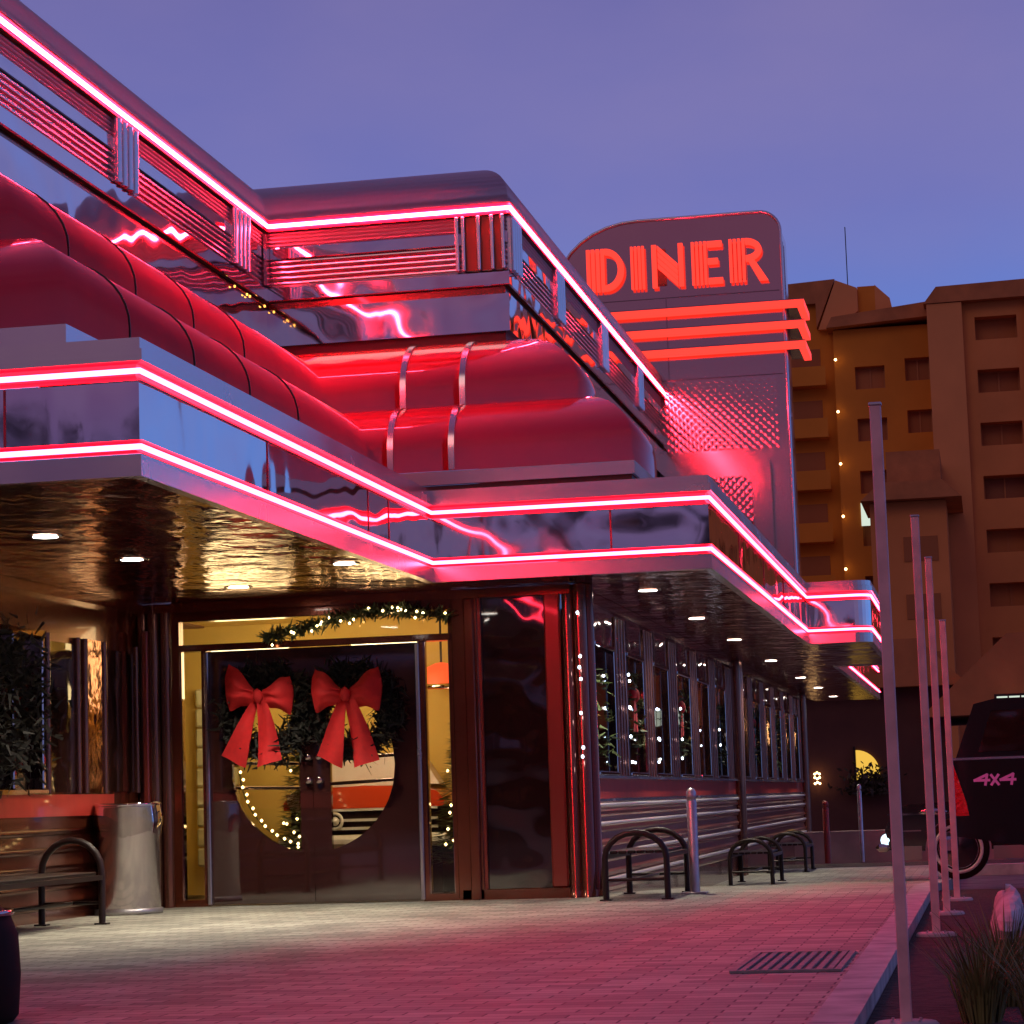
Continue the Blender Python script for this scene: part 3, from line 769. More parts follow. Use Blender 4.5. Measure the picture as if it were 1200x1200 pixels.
for y in (26, 31, 38, 43): lamp('dining_lamp', (-4.9, y, 2.2), 70, (1, .74, .45), .15)
lamp('booth_lamp', (-9.2, 17.2, 2.3), 30, (1, .8, .45), .15)

# ------------------------------------------------------------------ doors' decorations
def bow(loc, sc, lab, tilt=0, tail=.66):
    r = empty('red_bow', loc, lab, 'bow')
    off = Vector(loc)
    def loop(sd):
        mb = MB(); nu, nv = 18, 17; vs = []
        for i in range(nu):
            u = i / (nu - 1)
            for j_ in range(nv):
                v = j_ / (nv - 1) * 2 - 1
                hw = (.05 + .155 * u ** .8 + .012 * math.sin(3 * u + sd)) * (1.06 if sd * tilt < 0 else .95)
                x = sd * (.03 + .275 * u); z = v * hw + (.06 + .05 * (tilt > 0) * (-sd)) * u + .014 * math.sin(u * 8 + v * 3); x += sd * .035 * math.cos(v * 1.57) * u
                y = -.012 - (.02 + .11 * math.sin(math.pi * min(1, u * .96 + .02))) * max(0, 1 - v ** 4) + .026 * math.cos(v * 8.5 + sd + tilt) * math.exp(-1.3 * u) * min(1, 6 * u) * max(0, 1 - v ** 4)
                vs.append(off + Vector((x, y, z)) * sc)
        mb.add(vs, [(i * nv + k, (i + 1) * nv + k, (i + 1) * nv + k + 1, i * nv + k + 1) for i in range(nu - 1) for k in range(nv - 1)], 0, True)
        # back sheet closes the loop
        vb = [p + Vector((0, .03 + .05 * sc, 0)) for p in vs]
        o_ = len(mb.v); mb.add([Vector((p.x, loc[1] - .01, p.z)) for p in vs], [(i * nv + k, i * nv + k + 1, (i + 1) * nv + k + 1, (i + 1) * nv + k) for i in range(nu - 1) for k in range(nv - 1)], 0, True)
        e = [(nu - 1) * nv + k for k in range(nv)]
        mb.add([vs[i] for i in e] + [Vector((vs[i].x, loc[1] - .01, vs[i].z)) for i in e], [(k, k + 1, k + 1 + nv, k + nv) for k in range(nv - 1)], 0, True)
        mb.build('loop', M['bow'], r)
    loop(1); loop(-1)
    for sd in (1, -1):
        mb = MB(); n = 12; vs = []
        L_ = tail * (1.0 if sd > 0 else .95)
        for i in range(n):
            u = i / (n - 1)
            cx = sd * (.025 + .165 * u) - (.09 * u * (tilt > 0)) + .015 * math.sin(4 * u + sd); w = .045 + .075 * u
            for k in range(5):
                v = k / 4 * 2 - 1
                zz = -.04 - L_ * u * (1 - .15 * (v * sd + 1) / 2) + .02 * math.sin(3 * u + v)
                y = -.05 - .03 * math.sin(u * 5 + sd) + .028 * math.cos(v * 3 + u * 3 + sd)
                vs.append(off + Vector((cx + v * w, y - .012 * math.cos(v * 7 + sd * u * 3) * (1 - .5 * u), zz)) * sc)
        mb.add(vs, [(i * 5 + k, (i + 1) * 5 + k, (i + 1) * 5 + k + 1, i * 5 + k + 1) for i in range(n - 1) for k in range(4)], 0, True)
        mb.add([v + Vector((0, .012, 0)) for v in vs], [(i * 5 + k, i * 5 + k + 1, (i + 1) * 5 + k + 1, (i + 1) * 5 + k) for i in range(n - 1) for k in range(4)], 0, True)
        mb.build('tail', M['bow'], r)
    MB().blob(off + Vector((0, -.075, .0)) * sc, .058 * sc, 3, .12, sc=(.9, .8, 1.15)).build('knot', M['bow'], r)
    return r
bow((-6.38, YW - .19, 1.86), .93, 'large red velvet bow with slanted loops on the left door', 1)
bow((-5.57, YW - .19, 1.84), .95, 'large red velvet bow with level loops on the right door', -1)

def foliage(mb, pts, n, r, L_, seed, w=.012, mi=0):
    q = random.Random(seed)
    for _ in range(n):
        c = Vector(q.choice(pts)) + Vector((q.gauss(0, r), q.gauss(0, r), q.gauss(0, r)))
        d = Vector((q.gauss(0, 1), q.gauss(0, 1), q.gauss(0, 1))).normalized() * L_ * q.uniform(.6, 1.3)
        s_ = d.cross(Vector((q.gauss(0, 1), q.gauss(0, 1), q.gauss(0, 1)))).normalized() * w
        mb.add([c - s_, c + s_, c + d + s_ * .3, c + d - s_ * .3], [(0, 1, 2, 3)], mi)
    return mb
def wreath(loc, rad, axis, lab, matn, bowed=True, n=700, lights=0, thick=.05):
    r = empty('wreath', loc, lab, 'wreath')
    c = Vector(loc); pts = []
    for i in range(60):
        a = 2 * math.pi * i / 60
        pts.append(c + (Vector((rad * math.cos(a), 0, rad * math.sin(a))) if axis == 'Y' else Vector((0, rad * math.cos(a), rad * math.sin(a)))))
    foliage(MB(), pts, n, thick, .10, int(abs(loc[0] * 100 + loc[1] * 37)), .014).build('greenery', M[matn], r)
    if bowed:
        mb = MB(); f = Vector((0, -.07, 0)) if axis == 'Y' else Vector((.09, 0, 0)); t = Vector((1, 0, 0)) if axis == 'Y' else Vector((0, 1, 0))
        top = c + f + Vector((0, 0, rad * .55))
        for sd in (1, -1): mb.blob(top + t * sd * .10, .10, 5 + sd, .15, sc=(.5 if axis == 'X' else 1, 1 if axis == 'X' else .5, .75))
        for sd in (1, -1):
            P = [top, top + t * sd * .07 + Vector((0, 0, -.2)), top + t * sd * .10 + Vector((0, 0, -.38))]
            w = t * .055; mb.add([P[0] - w * .4, P[0] + w * .4, P[1] - w, P[1] + w, P[2] - w, P[2] + w], [(0, 1, 3, 2), (2, 3, 5, 4)], 0)
            mb.add([p + f * .15 for p in [P[0] - w * .4, P[0] + w * .4, P[1] - w, P[1] + w, P[2] - w, P[2] + w]], [(0, 2, 3, 1), (2, 4, 5, 3)], 0)
        mb.build('bow', M['bow'], r)
    for i in range(lights):
        p = Vector(rnd.choice(pts)) + Vector((rnd.gauss(0, .03), rnd.gauss(0, .03), rnd.gauss(0, .03)))
        MB().lathe([(0, -.012), (.011, 0), (0, .012)], p, 6).build('bulb', M['bulb_warm'], r)
    return r
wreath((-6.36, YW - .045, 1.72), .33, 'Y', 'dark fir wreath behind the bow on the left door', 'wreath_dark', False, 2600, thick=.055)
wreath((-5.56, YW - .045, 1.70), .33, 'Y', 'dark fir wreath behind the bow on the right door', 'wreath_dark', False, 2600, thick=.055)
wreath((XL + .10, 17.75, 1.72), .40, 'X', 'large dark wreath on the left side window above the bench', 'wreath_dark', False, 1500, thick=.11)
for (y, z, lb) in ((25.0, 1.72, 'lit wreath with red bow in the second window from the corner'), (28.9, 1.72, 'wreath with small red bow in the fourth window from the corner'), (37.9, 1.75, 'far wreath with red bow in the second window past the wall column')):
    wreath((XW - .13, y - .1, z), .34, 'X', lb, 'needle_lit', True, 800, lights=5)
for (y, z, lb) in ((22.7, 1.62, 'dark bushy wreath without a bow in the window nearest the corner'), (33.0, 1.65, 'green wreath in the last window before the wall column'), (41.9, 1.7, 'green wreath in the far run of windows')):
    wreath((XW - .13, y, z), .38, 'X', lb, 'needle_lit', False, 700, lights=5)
# garland over the doors
ga = empty('garland', (-5.5, YW - .06, 2.42), 'fir garland with warm fairy lights along the transom above the doors', 'garland')
gp = [(x, YW - .08, 2.40 + .05 * (1 - math.cos((x + 6.35) * 3.2)) + .10 * max(0, min(1, (x + 6.35) / 1.2))) for x in [-6.35 + 1.68 * i / 50 for i in range(51)]]
foliage(MB(), gp, 1300, .020, .07, 5, .011).build('greenery', M['needle'], ga)
q = random.Random(3)
for i in range(22):
    p = Vector(q.choice(gp)) + Vector((q.gauss(0, .02), -.04, q.gauss(-.01, .03)))
    MB().lathe([(0, -.014), (.013, 0), (0, .014)], p, 6).build('bulb', M['bulb_warm'], ga)
# cool fairy lights hanging on the chrome mullions
def cool_string(x, y, zs, lb):
    r = empty('light_string', (x, y, 2.6), lb, 'string lights', 'cool fairy lights on the window wall')
    MB().tube([(x, y, 2.6), (x, y, min(zs) - .02)], .003, 5).build('wire', M['iron'], r)
    for i, z in enumerate(zs):
        MB().lathe([(0, -.016), (.011, -.008), (.011, .006), (0, .016)], (x + .015, y + (.03 if i % 2 else -.03), z), 8).build('bulb', M['bulb'], r)
cool_string(XW + .08, 23.70, (2.06, 2.0, 1.74, 1.73, 1.45, 1.2), 'cool white fairy lights hanging on the first mullion right of the corner column')
cool_string(XW + .08, 25.72, (1.78, 1.47, 1.22), 'cool white fairy lights hanging on the second mullion from the corner')
cool_string(XW + .08, 27.74, (1.85, 1.5, 1.28), 'cool white fairy lights hanging on the third mullion from the corner')
cool_string(XW + .08, 31.78, (1.7, 1.5), 'cool white fairy lights hanging on the mullion before the wall column')
cool_string(-3.49, YW - .12, (2.48, 2.1, 2.0, 1.9, 1.6, 1.3, 1.22), 'cool white fairy lights down the chrome corner column')
# inside the vestibule
ls = empty('light_string', (CX, YW + .2, CZ), 'warm fairy lights following the rim of the round door window', 'string lights')
MB().tube([(CX + (CR - .04) * math.cos(R(a)), YW + .13, CZ + (CR - .04) * math.sin(R(a))) for a in range(180, 262, 4)], .006, 6).build('wire', M['needle'], ls)
for i in range(14):
    a = R(182 + i * 5.6); MB().lathe([(0, -.016), (.015, 0), (0, .016)], (CX + (CR - .05 - .02 * (i % 2)) * math.cos(a), YW + .12, CZ + (CR - .05) * math.sin(a)), 6).build('bulb', M['bulb_warm'], ls)
xt = empty('christmas_tree', (-4.85, 22.3, 0), 'slim fir tree with warm lights inside the right sidelight', 'christmas tree')
mb = MB(); q = random.Random(9)
for i in range(2600):
    z = .3 + 1.5 * q.random() ** 1.2; rr = .34 * (1 - (z - .3) / 1.6) * math.sqrt(q.random()); a = q.uniform(0, 6.28)
    c = Vector((-4.85 + rr * math.cos(a), 22.3 + rr * math.sin(a), z)); d = Vector((math.cos(a), math.sin(a), q.uniform(-.4, .3))) * .1; s_ = Vector((-math.sin(a), math.cos(a), .2)) * .014
    mb.add([c - s_, c + s_, c + d], [(0, 1, 2)])
mb.build('foliage', M['needle_lit'], xt)
MB().lathe([(.04, 0), (.03, 1.5)], (-4.85, 22.3, 0), 8).build('trunk', M['bark'], xt)
for i in range(24):
    z = .35 + 1.3 * q.random(); rr = .34 * (1 - (z - .3) / 1.6); a = q.uniform(3.2, 6.2)
    MB().lathe([(0, -.016), (.015, 0), (0, .016)], (-4.85 + rr * math.cos(a), 22.3 + rr * math.sin(a), z), 6).build('bulb', M['bulb_warm'], xt)
x2 = empty('christmas_tree', (-6.52, 22.6, 0), 'fir tree with warm lights seen through the left half of the round window', 'christmas tree')
mb = MB()
for i in range(2200):
    z = .35 + 1.4 * q.random() ** 1.2; rr = .26 * (1 - (z - .3) / 1.6) * math.sqrt(q.random()); a = q.uniform(0, 6.28)
    c = Vector((-6.52 + rr * math.cos(a), 22.6 + rr * math.sin(a), z)); d = Vector((math.cos(a), math.sin(a), q.uniform(-.4, .3))) * .1; s_ = Vector((-math.sin(a), math.cos(a), .2)) * .014
    mb.add([c - s_, c + s_, c + d], [(0, 1, 2)])
mb.build('foliage', M['needle_lit'], x2)
MB().lathe([(.04, 0), (.03, 1.5)], (-6.52, 22.6, 0), 8).build('trunk', M['bark'], x2)
for i in range(18):
    z = .4 + 1.2 * q.random(); rr = .26 * (1 - (z - .3) / 1.6); a = q.uniform(3.2, 6.2)
    MB().lathe([(0, -.016), (.015, 0), (0, .016)], (-6.52 + rr * math.cos(a), 22.6 + rr * math.sin(a), z), 6).build('bulb', M['bulb_warm'], x2)
for x, z, lb in ((-5.18, 2.10, 'glowing red-orange dome lampshade inside the right sidelight'),):
    pl = empty('pendant_lamp', (x, 22.9, z), lb, 'lamp')
    MB().lathe([(.24, -.10), (.225, -.02), (.17, .06), (.06, .11), (0, .12)], (x, 22.9, z), 24).build('lamp_shade', M['shade'], pl)
    MB().tube([(x, 22.9, z + .1), (x, 22.9, 2.72)], .012, 6).build('cord', M['iron'], pl)
    mb = MB(); mb.lathe([(.25, -.13), (.255, -.10), (.24, -.098)], (x, 22.9, z), 24); mb.build('lamp_rim', M['chrome'], pl)
# retro car nose seen through the door glass
rc = empty('display_car', (-5.95, 23.1, .3), 'orange-red retro car front on display inside the doors', 'car')
mb = MB()
hood = [(-6.75, .83), (-6.75, .90), (-6.68, .98), (-6.45, 1.03), (-5.95, 1.05), (-5.45, 1.03), (-5.22, .98), (-5.15, .90), (-5.15, .83)]
mb.prism(hood, 'Y', 22.72, 23.45, smooth=True); mb.build('body', M['orange_red'], rc)
mb = MB(); mb.prism([(-6.6, 1.05), (-6.4, 1.36), (-5.5, 1.36), (-5.3, 1.05)], 'Y', 23.2, 23.45); mb.build('windscreen', M['white_paint'], rc)
mb = MB(); mb.box(-6.7, -5.2, 22.76, 23.4, .585, .828, bev=.03); mb.build('grille', M['rubber'], rc)
mb = MB()
for z in (.64, .72, .82): mb.box(-6.68, -5.22, 22.72, 22.758, z - .012, z + .014)
mb.build('grille_bar', M['white_paint'], rc)
mb = MB(); mb.tube([(-6.235 + .075 * math.cos(a), 22.70, .715 + .075 * math.sin(a)) for a in [R(20 * k) for k in range(18)]], .016, 8, closed=True); mb.lathe([(0, -.02), (.04, -.01), (.045, .01)], (-6.235, 22.70, .715), 12, axis='Y'); mb.build('emblem', M['white_paint'], rc)
mb = MB(); mb.box(-6.8, -5.1, 22.64, 22.75, .455, .58, bev=.04); mb.build('bumper', M['white_paint'], rc)
for x in (-5.42, -6.62):
    MB().lathe([(0, -.06), (.07, -.04), (.095, 0), (.10, .03)], (x, 22.72, .92), 18, axis='Y').build('headlight', M['white_paint'], rc)
mb = MB(); mb.box(-6.7, -5.2, 22.8, 23.4, 0, .45); mb.build('plinth', M['rubber'], rc)
# candles on the sills
for k, lb in ((0, 'slim white candle on the sill of the window nearest the corner'), (1, 'white candle on the sill of the second window, under the bowed wreath'), (3, 'white candle on the sill of the fourth window from the corner'), (4, 'white candle on the sill of the fifth window from the corner')):
    a = WIN[k][0]
    cd = empty('candle', (XW - .2, a + .55, 1.172), lb, 'candle', 'candles on the window sills')
    MB().lathe([(0, .33), (.03, .32), (.038, .3), (.038, .02), (.06, .01), (.06, .0)], (XW - .2, a + .55, 1.172), 12).build('wax', M['white_paint'], cd)
    MB().tube([(XW - .2, a + .55, 1.50), (XW - .2, a + .55, 1.53)], .004, 5).build('wick', M['rubber'], cd)
# lit round lamp inside the left window
gl = empty('wall_lamp', (-9.0, 17.9, 1.9), 'round yellow glowing lamp behind the dark wreath in the left window', 'lamp')
MB().lathe([(0, .04), (.42, .03), (.5, 0), (.5, -.04)], (-8.6, 17.2, 1.75), 28, axis='X').build('lamp_disc', M['lit_yellow'], gl)
MB().tube([(-8.58, 17.2 + .5 * math.cos(a), 1.75 + .5 * math.sin(a)) for a in [R(12 * k) for k in range(30)]], .03, 8, closed=True).build('lamp_rim', M['red_panel'], gl)

# ------------------------------------------------------------------ street furniture
# litter bin
bx, by = -7.31, 19.9
tb = empty('trash_can', (bx, by, 0), 'round brushed steel trash can with clear liner beside the doors', 'trash can')
MB().lathe([(.0, .005), (.27, .005), (.275, .02), (.275, .90), (.28, .905), (.28, .925), (.262, .93), (.262, .60)], (bx, by, 0), 36).build('drum', M['bin_steel'], tb)
MB().lathe([(.276, .004), (.292, .006), (.292, .045), (.276, .05)], (bx, by, 0), 36).build('base_ring', M['galv'], tb)
MB().lathe([(.27, .915), (.29, .918), (.292, .932), (.285, .945), (.268, .945)], (bx, by, 0), 36).build('rim', M['bright_chrome'], tb)
mb = MB(); n = 36; vs = []
for i in range(6):
    for jj in range(n):
        a = 2 * math.pi * jj / n; u = i / 5
        rr = .284 + .014 * math.sin(u * 3.1) + .010 * math.sin(5 * a + 4 * u) * u + .006 * math.sin(11 * a)
        vs.append((bx + rr * math.cos(a), by + rr * math.sin(a), .935 - .27 * u - .02 * math.sin(3 * a) * u))
mb.add(vs, [(i * n + k, i * n + (k + 1) % n, (i + 1) * n + (k + 1) % n, (i + 1) * n + k) for i in range(5) for k in range(n)], 0, True)
mb.build('bin_liner', glass_mat('clear_bin_liner', (.90, .88, .88), 1.0), tb)

def loop_bench(loc, lab, L_=1.45, w=.52, h=.56):
    r = empty('bench', (0, 0, 0), lab, 'bench', 'black tube benches along the window wall')
    def arch(y):
        pts = [(-w / 2, y, 0), (-w / 2, y, h * .62)]
        for i in range(1, 10):
            a = math.pi - math.pi * i / 10
            pts.append((w / 2 * math.cos(a), y, h * .62 + h * .38 * math.sin(a)))
        pts += [(w / 2, y, h * .62), (w / 2, y, 0)]
        mb = MB().tube(pts, .027, 10)
        for x in (-w / 2, w / 2): mb.box(x - .05, x + .05, y - .04, y + .04, 0, .012)
        mb.tube([(-w / 2, y, .17), (w / 2, y, .17)], .013, 8)
        mb.build('end_loop', M['iron'], r)
    arch(.05); arch(L_ - .05)
    mb = MB()
    for i in range(6): x = -w / 2 + .03 + (w - .06) * (i + .5) / 6; mb.box(x - .034, x + .034, .08, L_ - .08, .385, .41, bev=.006)
    mb.build('seat', M['iron'], r)
    mb = MB()
    for x in (-w / 2, w / 2): mb.box(x - .018, x + .018, .05, L_ - .05, .345, .383)
    mb.tube([(0, .05, .17), (0, L_ - .05, .17)], .015, 8)
    mb.build('rail', M['iron'], r)
    r.location = loc
    return r
b0 = loop_bench((-2.94, 20.1, 0), 'nearest black tubular bench with arched ends, beside the grey bollard')
dup(b0, (-2.95, 30.0, g(30.3)), 0, 'middle black tubular bench with arched ends by the window wall')
dup(b0, (-2.93, 35.2, g(36)), 0, 'farthest black tubular bench with arched ends by the window wall')
lbn = loop_bench((-7.12, 15.05, 0), 'long black bench with arched ends along the left wall under the wreath window', L_=3.1, w=.50, h=.66)
del lbn['group']

def bollard(loc, r_, h, m, lab, base=True):
    b = empty('bollard', loc, lab, 'bollard'); z = loc[2]
    MB().lathe([(0, h), (r_ * .6, h - .01), (r_ * .98, h - .04), (r_, h - .07), (r_ * 1.0, h - .09), (r_ * .9, h - .095), (r_ * .9, h - .12), (r_, h - .125), (r_, 0)], loc, 16).build('shaft', m, b)
    if base: MB().box(loc[0] - .11, loc[0] + .11, loc[1] - .11, loc[1] + .11, z, z + .015, bev=.004).build('base_plate', m, b)
bollard((-2.58, 21.2, 0), .045, .92, M['galv'], 'grey steel bollard with a rounded cap behind the nearest bench')
bollard((-2.62, 39.3, -.3), .05, 1.0, mat('red_brown_bollard', (.30, .05, .03), .5), 'red-brown bollard near the far end of the window wall', False)
bollard((-2.08, 39.5, -.3), .035, 1.25, M['galv'], 'slim pale leaning pole beyond the farthest bench', False)

def post(x, y, h, w, lab, lean=0):
    p = empty('sign_post', (x, y, 0), lab, 'post', 'square posts in the planting bed')
    mb = MB(); z0 = -.06
    mb.box(x - w / 2, x + w / 2, y - w / 2, y + w / 2, z0, h, bev=.004)
    mb.build('shaft', M['post_paint'], p)
    MB().box(x - w / 2 - .003, x + w / 2 + .003, y - w / 2 - .003, y + w / 2 + .003, h, h + .012, bev=.003).build('cap', M['galv'], p)
    for a in (45, 135, 225, 315): MB().lathe([(0, .010), (.006, .009), (.006, 0)], (x + .075 * math.cos(R(a)), y + .075 * math.sin(R(a)), z0 + .022), 6, smooth=False).build('bolt', M['galv'], p)
    mb = MB(); mb.lathe([(0, z0 + .022), (.115, z0 + .022), (.125, z0 + .012), (.127, z0 - .02)], (x, y, 0), 20); mb.build('base', M['concrete'], p)
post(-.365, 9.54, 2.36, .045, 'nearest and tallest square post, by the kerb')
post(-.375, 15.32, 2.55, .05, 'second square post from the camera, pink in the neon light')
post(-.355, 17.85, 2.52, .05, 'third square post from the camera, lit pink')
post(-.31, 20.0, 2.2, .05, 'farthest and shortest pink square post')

# drain grate
gr = empty('drain_grate', (-.97, 12.3, 0), 'rectangular slotted drain grate set in the pavers', 'drain grate')
mb = MB()
x0, x1, y0, y1 = -1.27, -.74, 11.65, 13.0
mb.box(x0, x1, y0, y0 + .04, .002, .014); mb.box(x0, x1, y1 - .04, y1, .002, .014); mb.box(x0, x0 + .03, y0 + .04, y1 - .04, .002, .014); mb.box(x1 - .03, x1, y0 + .04, y1 - .04, .002, .014)
mb.build('frame', M['grate'], gr)
mb = MB()
for i in range(9): x = x0 + .03 + (x1 - x0 - .06) * (i + .5) / 9; mb.box(x - .014, x + .014, y0 + .04, y1 - .04, .002, .012)
mb.build('bars', M['grate'], gr)
mb = MB(); rect(mb, x0 + .01, x1 - .01, y0 + .01, y1 - .01, .0015); mb.build('pit', mat('grate_pit', (.11, .095, .085), .9), gr)

# stones and grasses in the bed
def stone(loc, r_, seed, sc, lab):
    mb = MB().blob(loc, r_, seed, .22, 18, 12, sc=sc, smooth=False)
    o = mb.build('boulder', M['stone']); tag(o, lab, 'boulder')
stone((.06, 15.6, .02), .17, 4, (.62, 7.0, 1.05), 'long pale stone ridge lying along the planting bed')
stone((.085, 11.55, .0), .10, 11, (.75, 1.0, 1.1), 'small reddish stone among the dry grass')
def clump(x, y, n, h, seed, lab):
    q = random.Random(seed); mb = MB()
    for _ in range(n):
        a = q.uniform(0, 6.28); rr = .08 * math.sqrt(q.random()); b = Vector((x + rr * math.cos(a), y + rr * math.sin(a), -.06))
        hh = h * q.uniform(.35, 1.1); ln = q.uniform(.1, .75) * hh; d = Vector((math.cos(a), math.sin(a), 0))
        s_ = Vector((-math.sin(a + q.uniform(-1, 1)), math.cos(a), 0)).normalized() * .0035
        P = [b, b + d * ln * .3 + Vector((0, 0, hh * .55)), b + d * ln + Vector((0, 0, hh))]
        mb.add([P[0] - s_, P[0] + s_, P[1] - s_, P[1] + s_, P[2]], [(0, 1, 3, 2), (2, 3, 4)])
    o = mb.build('grass_clump', M['grassblade']); tag(o, lab, 'grass')
clump(-.08, 9.7, 240, .36, 1, 'dry grass clump right of the nearest post base')
clump(.02, 10.4, 260, .42, 2, 'tall dry grass clump in front of the small stone')
clump(.16, 9.4, 240, .36, 3, 'grass clump at the bottom right edge')

# dark planter at the lower left edge
pt = empty('planter', (-4.43, 9.6, 0), 'dark glossy rounded planter cut off by the lower left edge', 'planter')
MB().lathe([(0, .0), (.36, .0), (.385, .03), (.395, .2), (.385, .36), (.35, .45), (.28, .50), (.20, .505), (.19, .47), (0, .47)], (-4.43, 9.6, 0), 40).build('pot', M['rubber'], pt)
MB().tube([(-4.43 + .355 * math.cos(a), 9.6 + .355 * math.sin(a), .455) for a in [R(10 * k) for k in range(36)]], .014, 8, closed=True).build('rim', M['chrome'], pt)

# ------------------------------------------------------------------ vehicles
TY = 24.6; tz = g(TY) - .16
tk = empty('off_road_car', (0, TY, tz), 'black off-road car with a 4x4 decal and red tail lamp at the right edge', 'car')
def tprism(name, poly, y0, y1, m, par): return MB().prism(poly, 'Y', y0, y1).build(name, m, par)
zb = tz
body = [(-.38, zb + .62), (-.40, zb + 1.32), (-.36, zb + 1.37), (2.3, zb + 1.37), (2.32, zb + 1.40), (5.2, zb + 1.30), (5.45, zb + 1.15), (5.5, zb + .55), (4.95, zb + .5)]
def arch_pts(cx, r_): return [(cx + r_ * math.cos(a), zb + .42 + r_ * math.sin(a)) for a in [R(10 * k) for k in range(1, 18)]]
body += arch_pts(4.2, .47) + [(3.65, zb + .45), (1.5, zb + .45)] + arch_pts(.92, .47) + [(.38, zb + .5)]
tb_ = tprism('body', body, TY, TY + 1.85, M['truck'], tk)
MB().prism([(-.33, zb + 1.375), (-.12, zb + 1.93), (.1, zb + 1.98), (2.9, zb + 1.98), (3.6, zb + 1.42), (2.3, zb + 1.405), (2.28, zb + 1.375)], 'Y', TY + .12, TY + 1.73).build('cab', M['truck'], tk)
MB().prism([(-.1, zb + 1.45), (.05, zb + 1.86), (1.4, zb + 1.86), (1.4, zb + 1.45)], 'Y', TY + .112, TY + .119).build('side_window', M['black_gloss'], tk)
for x in (.92, 4.2):
    wh = MB().lathe([(.10, .0), (.22, .01), (.24, -.02), (.36, -.03), (.39, 0), (.39, .2), (.36, .24)], (x, TY + .03, zb + .39), 28, axis='Y').build('wheel', M['rubber'], tk)
    MB().lathe([(0, -.02), (.06, -.03), (.20, .0), (.235, -.015)], (x, TY + .02, zb + .39), 24, axis='Y').build('rim', M['chrome'], wh)
MB().prism([(-.395, zb + .82), (-.40, zb + 1.28), (-.35, zb + 1.33), (-.24, zb + .95), (-.22, zb + .82)], 'Y', TY - .02, TY - .002).build('tail_lamp', M['tail_dark'], tk)
mb = MB(); mb.box(-.52, -.36, TY + .02, TY + 1.83, zb + .45, zb + .62, bev=.03); mb.build('bumper', M['chrome'], tk)
MB().box(-.36, 2.2, TY + .02, TY + .1, zb + 1.372, zb + 1.395).build('bed_rail', M['trim'], tk)
# 4x4 decal, built stroke by stroke
def stroke(mb, p, q_, w=.013):
    d = Vector((q_[0] - p[0], 0, q_[1] - p[1])); nn = Vector((-d.z, 0, d.x)).normalized() * w; e = d.normalized() * w * .7
    k_ = len(mb.f) * .0004; P = Vector((p[0], TY - .005 - k_, p[1])) - e; Q = Vector((q_[0], TY - .005 - k_, q_[1])) + e
    mb.add([P - nn, Q - nn, Q + nn, P + nn], [(0, 1, 2, 3)])
dcl = MB(); DX, DZ, DH = -.15, zb + 1.12, .10
for ox in (0, .255):
    stroke(dcl, (DX + ox + .105, DZ), (DX + ox + .125, DZ + DH)); stroke(dcl, (DX + ox + .125, DZ + DH), (DX + ox, DZ + .045)); stroke(dcl, (DX + ox, DZ + .045), (DX + ox + .145, DZ + .045))
stroke(dcl, (DX + .165, DZ + .0), (DX + .235, DZ + .095)); stroke(dcl, (DX + .165, DZ + .095), (DX + .235, DZ + .0))
dcl.build('decal', M['decal'], tk)

VY = 30.2; vz = g(VY)
vc = empty('vintage_car', (0, VY, vz), 'black vintage car with chrome trim and whitewall tyre behind the truck', 'car')
zb = vz
prof = [(-1.25, zb + .38), (-1.30, zb + .62), (-1.22, zb + .84), (-1.0, zb + .93), (.6, zb + 1.0), (.9, zb + 1.04), (3.0, zb + 1.0), (3.35, zb + .85), (3.45, zb + .5), (3.4, zb + .34)]
def arch2(cx, r_): return [(cx + r_ * math.cos(a), zb + .36 + r_ * math.sin(a)) for a in [R(10 * k) for k in range(0, 19)]]
prof += arch2(2.5, .40) + arch2(-.42, .40)[:]
MB().prism(prof, 'Y', VY, VY + 1.7).build('body', M['car_black'], vc)
MB().prism([(.5, zb + 1.0), (.95, zb + 1.42), (2.2, zb + 1.45), (2.9, zb + 1.0)], 'Y', VY + .15, VY + 1.55).build('cabin', M['car_black'], vc)
mb = MB(); mb.box(-1.26, .0, VY - .02, VY - .002, zb + .80, zb + .82); mb.box(-.1, 3.2, VY - .02, VY - .002, zb + .60, zb + .625); mb.box(-1.2, -.86, VY - .02, VY - .002, zb + .60, zb + .615)
mb.build('chrome_strip', M['chrome'], vc)
mb = MB(); mb.box(-.0, 2.1, VY - .015, VY - .002, zb + .24, zb + .40, bev=.004); mb.box(-1.16, -.86, VY - .015, VY - .002, zb + .25, zb + .42, bev=.004); mb.build('rocker_panel', mat('worn_grey_panel', (.22, .18, .17), .5), vc)
mb = MB(); mb.box(-1.42, -1.24, VY - .03, VY + 1.72, zb + .36, zb + .46, bev=.04); mb.build('bumper', M['chrome'], vc)
for x, s_ in ((-.45, .13),):
    MB().blob((x - .25, VY - .03, zb + .83), s_, 3, .05, sc=(1.4, .4, .35)).build('mirror', M['chrome'], vc)
MB().lathe([(0, -.06), (.06, -.04), (.08, 0)], (-1.28, VY + .05, zb + .5), 14, axis='Y').build('marker_lamp', emit('cool_marker_lamp', (.6, .85, 1), 2.2), vc)
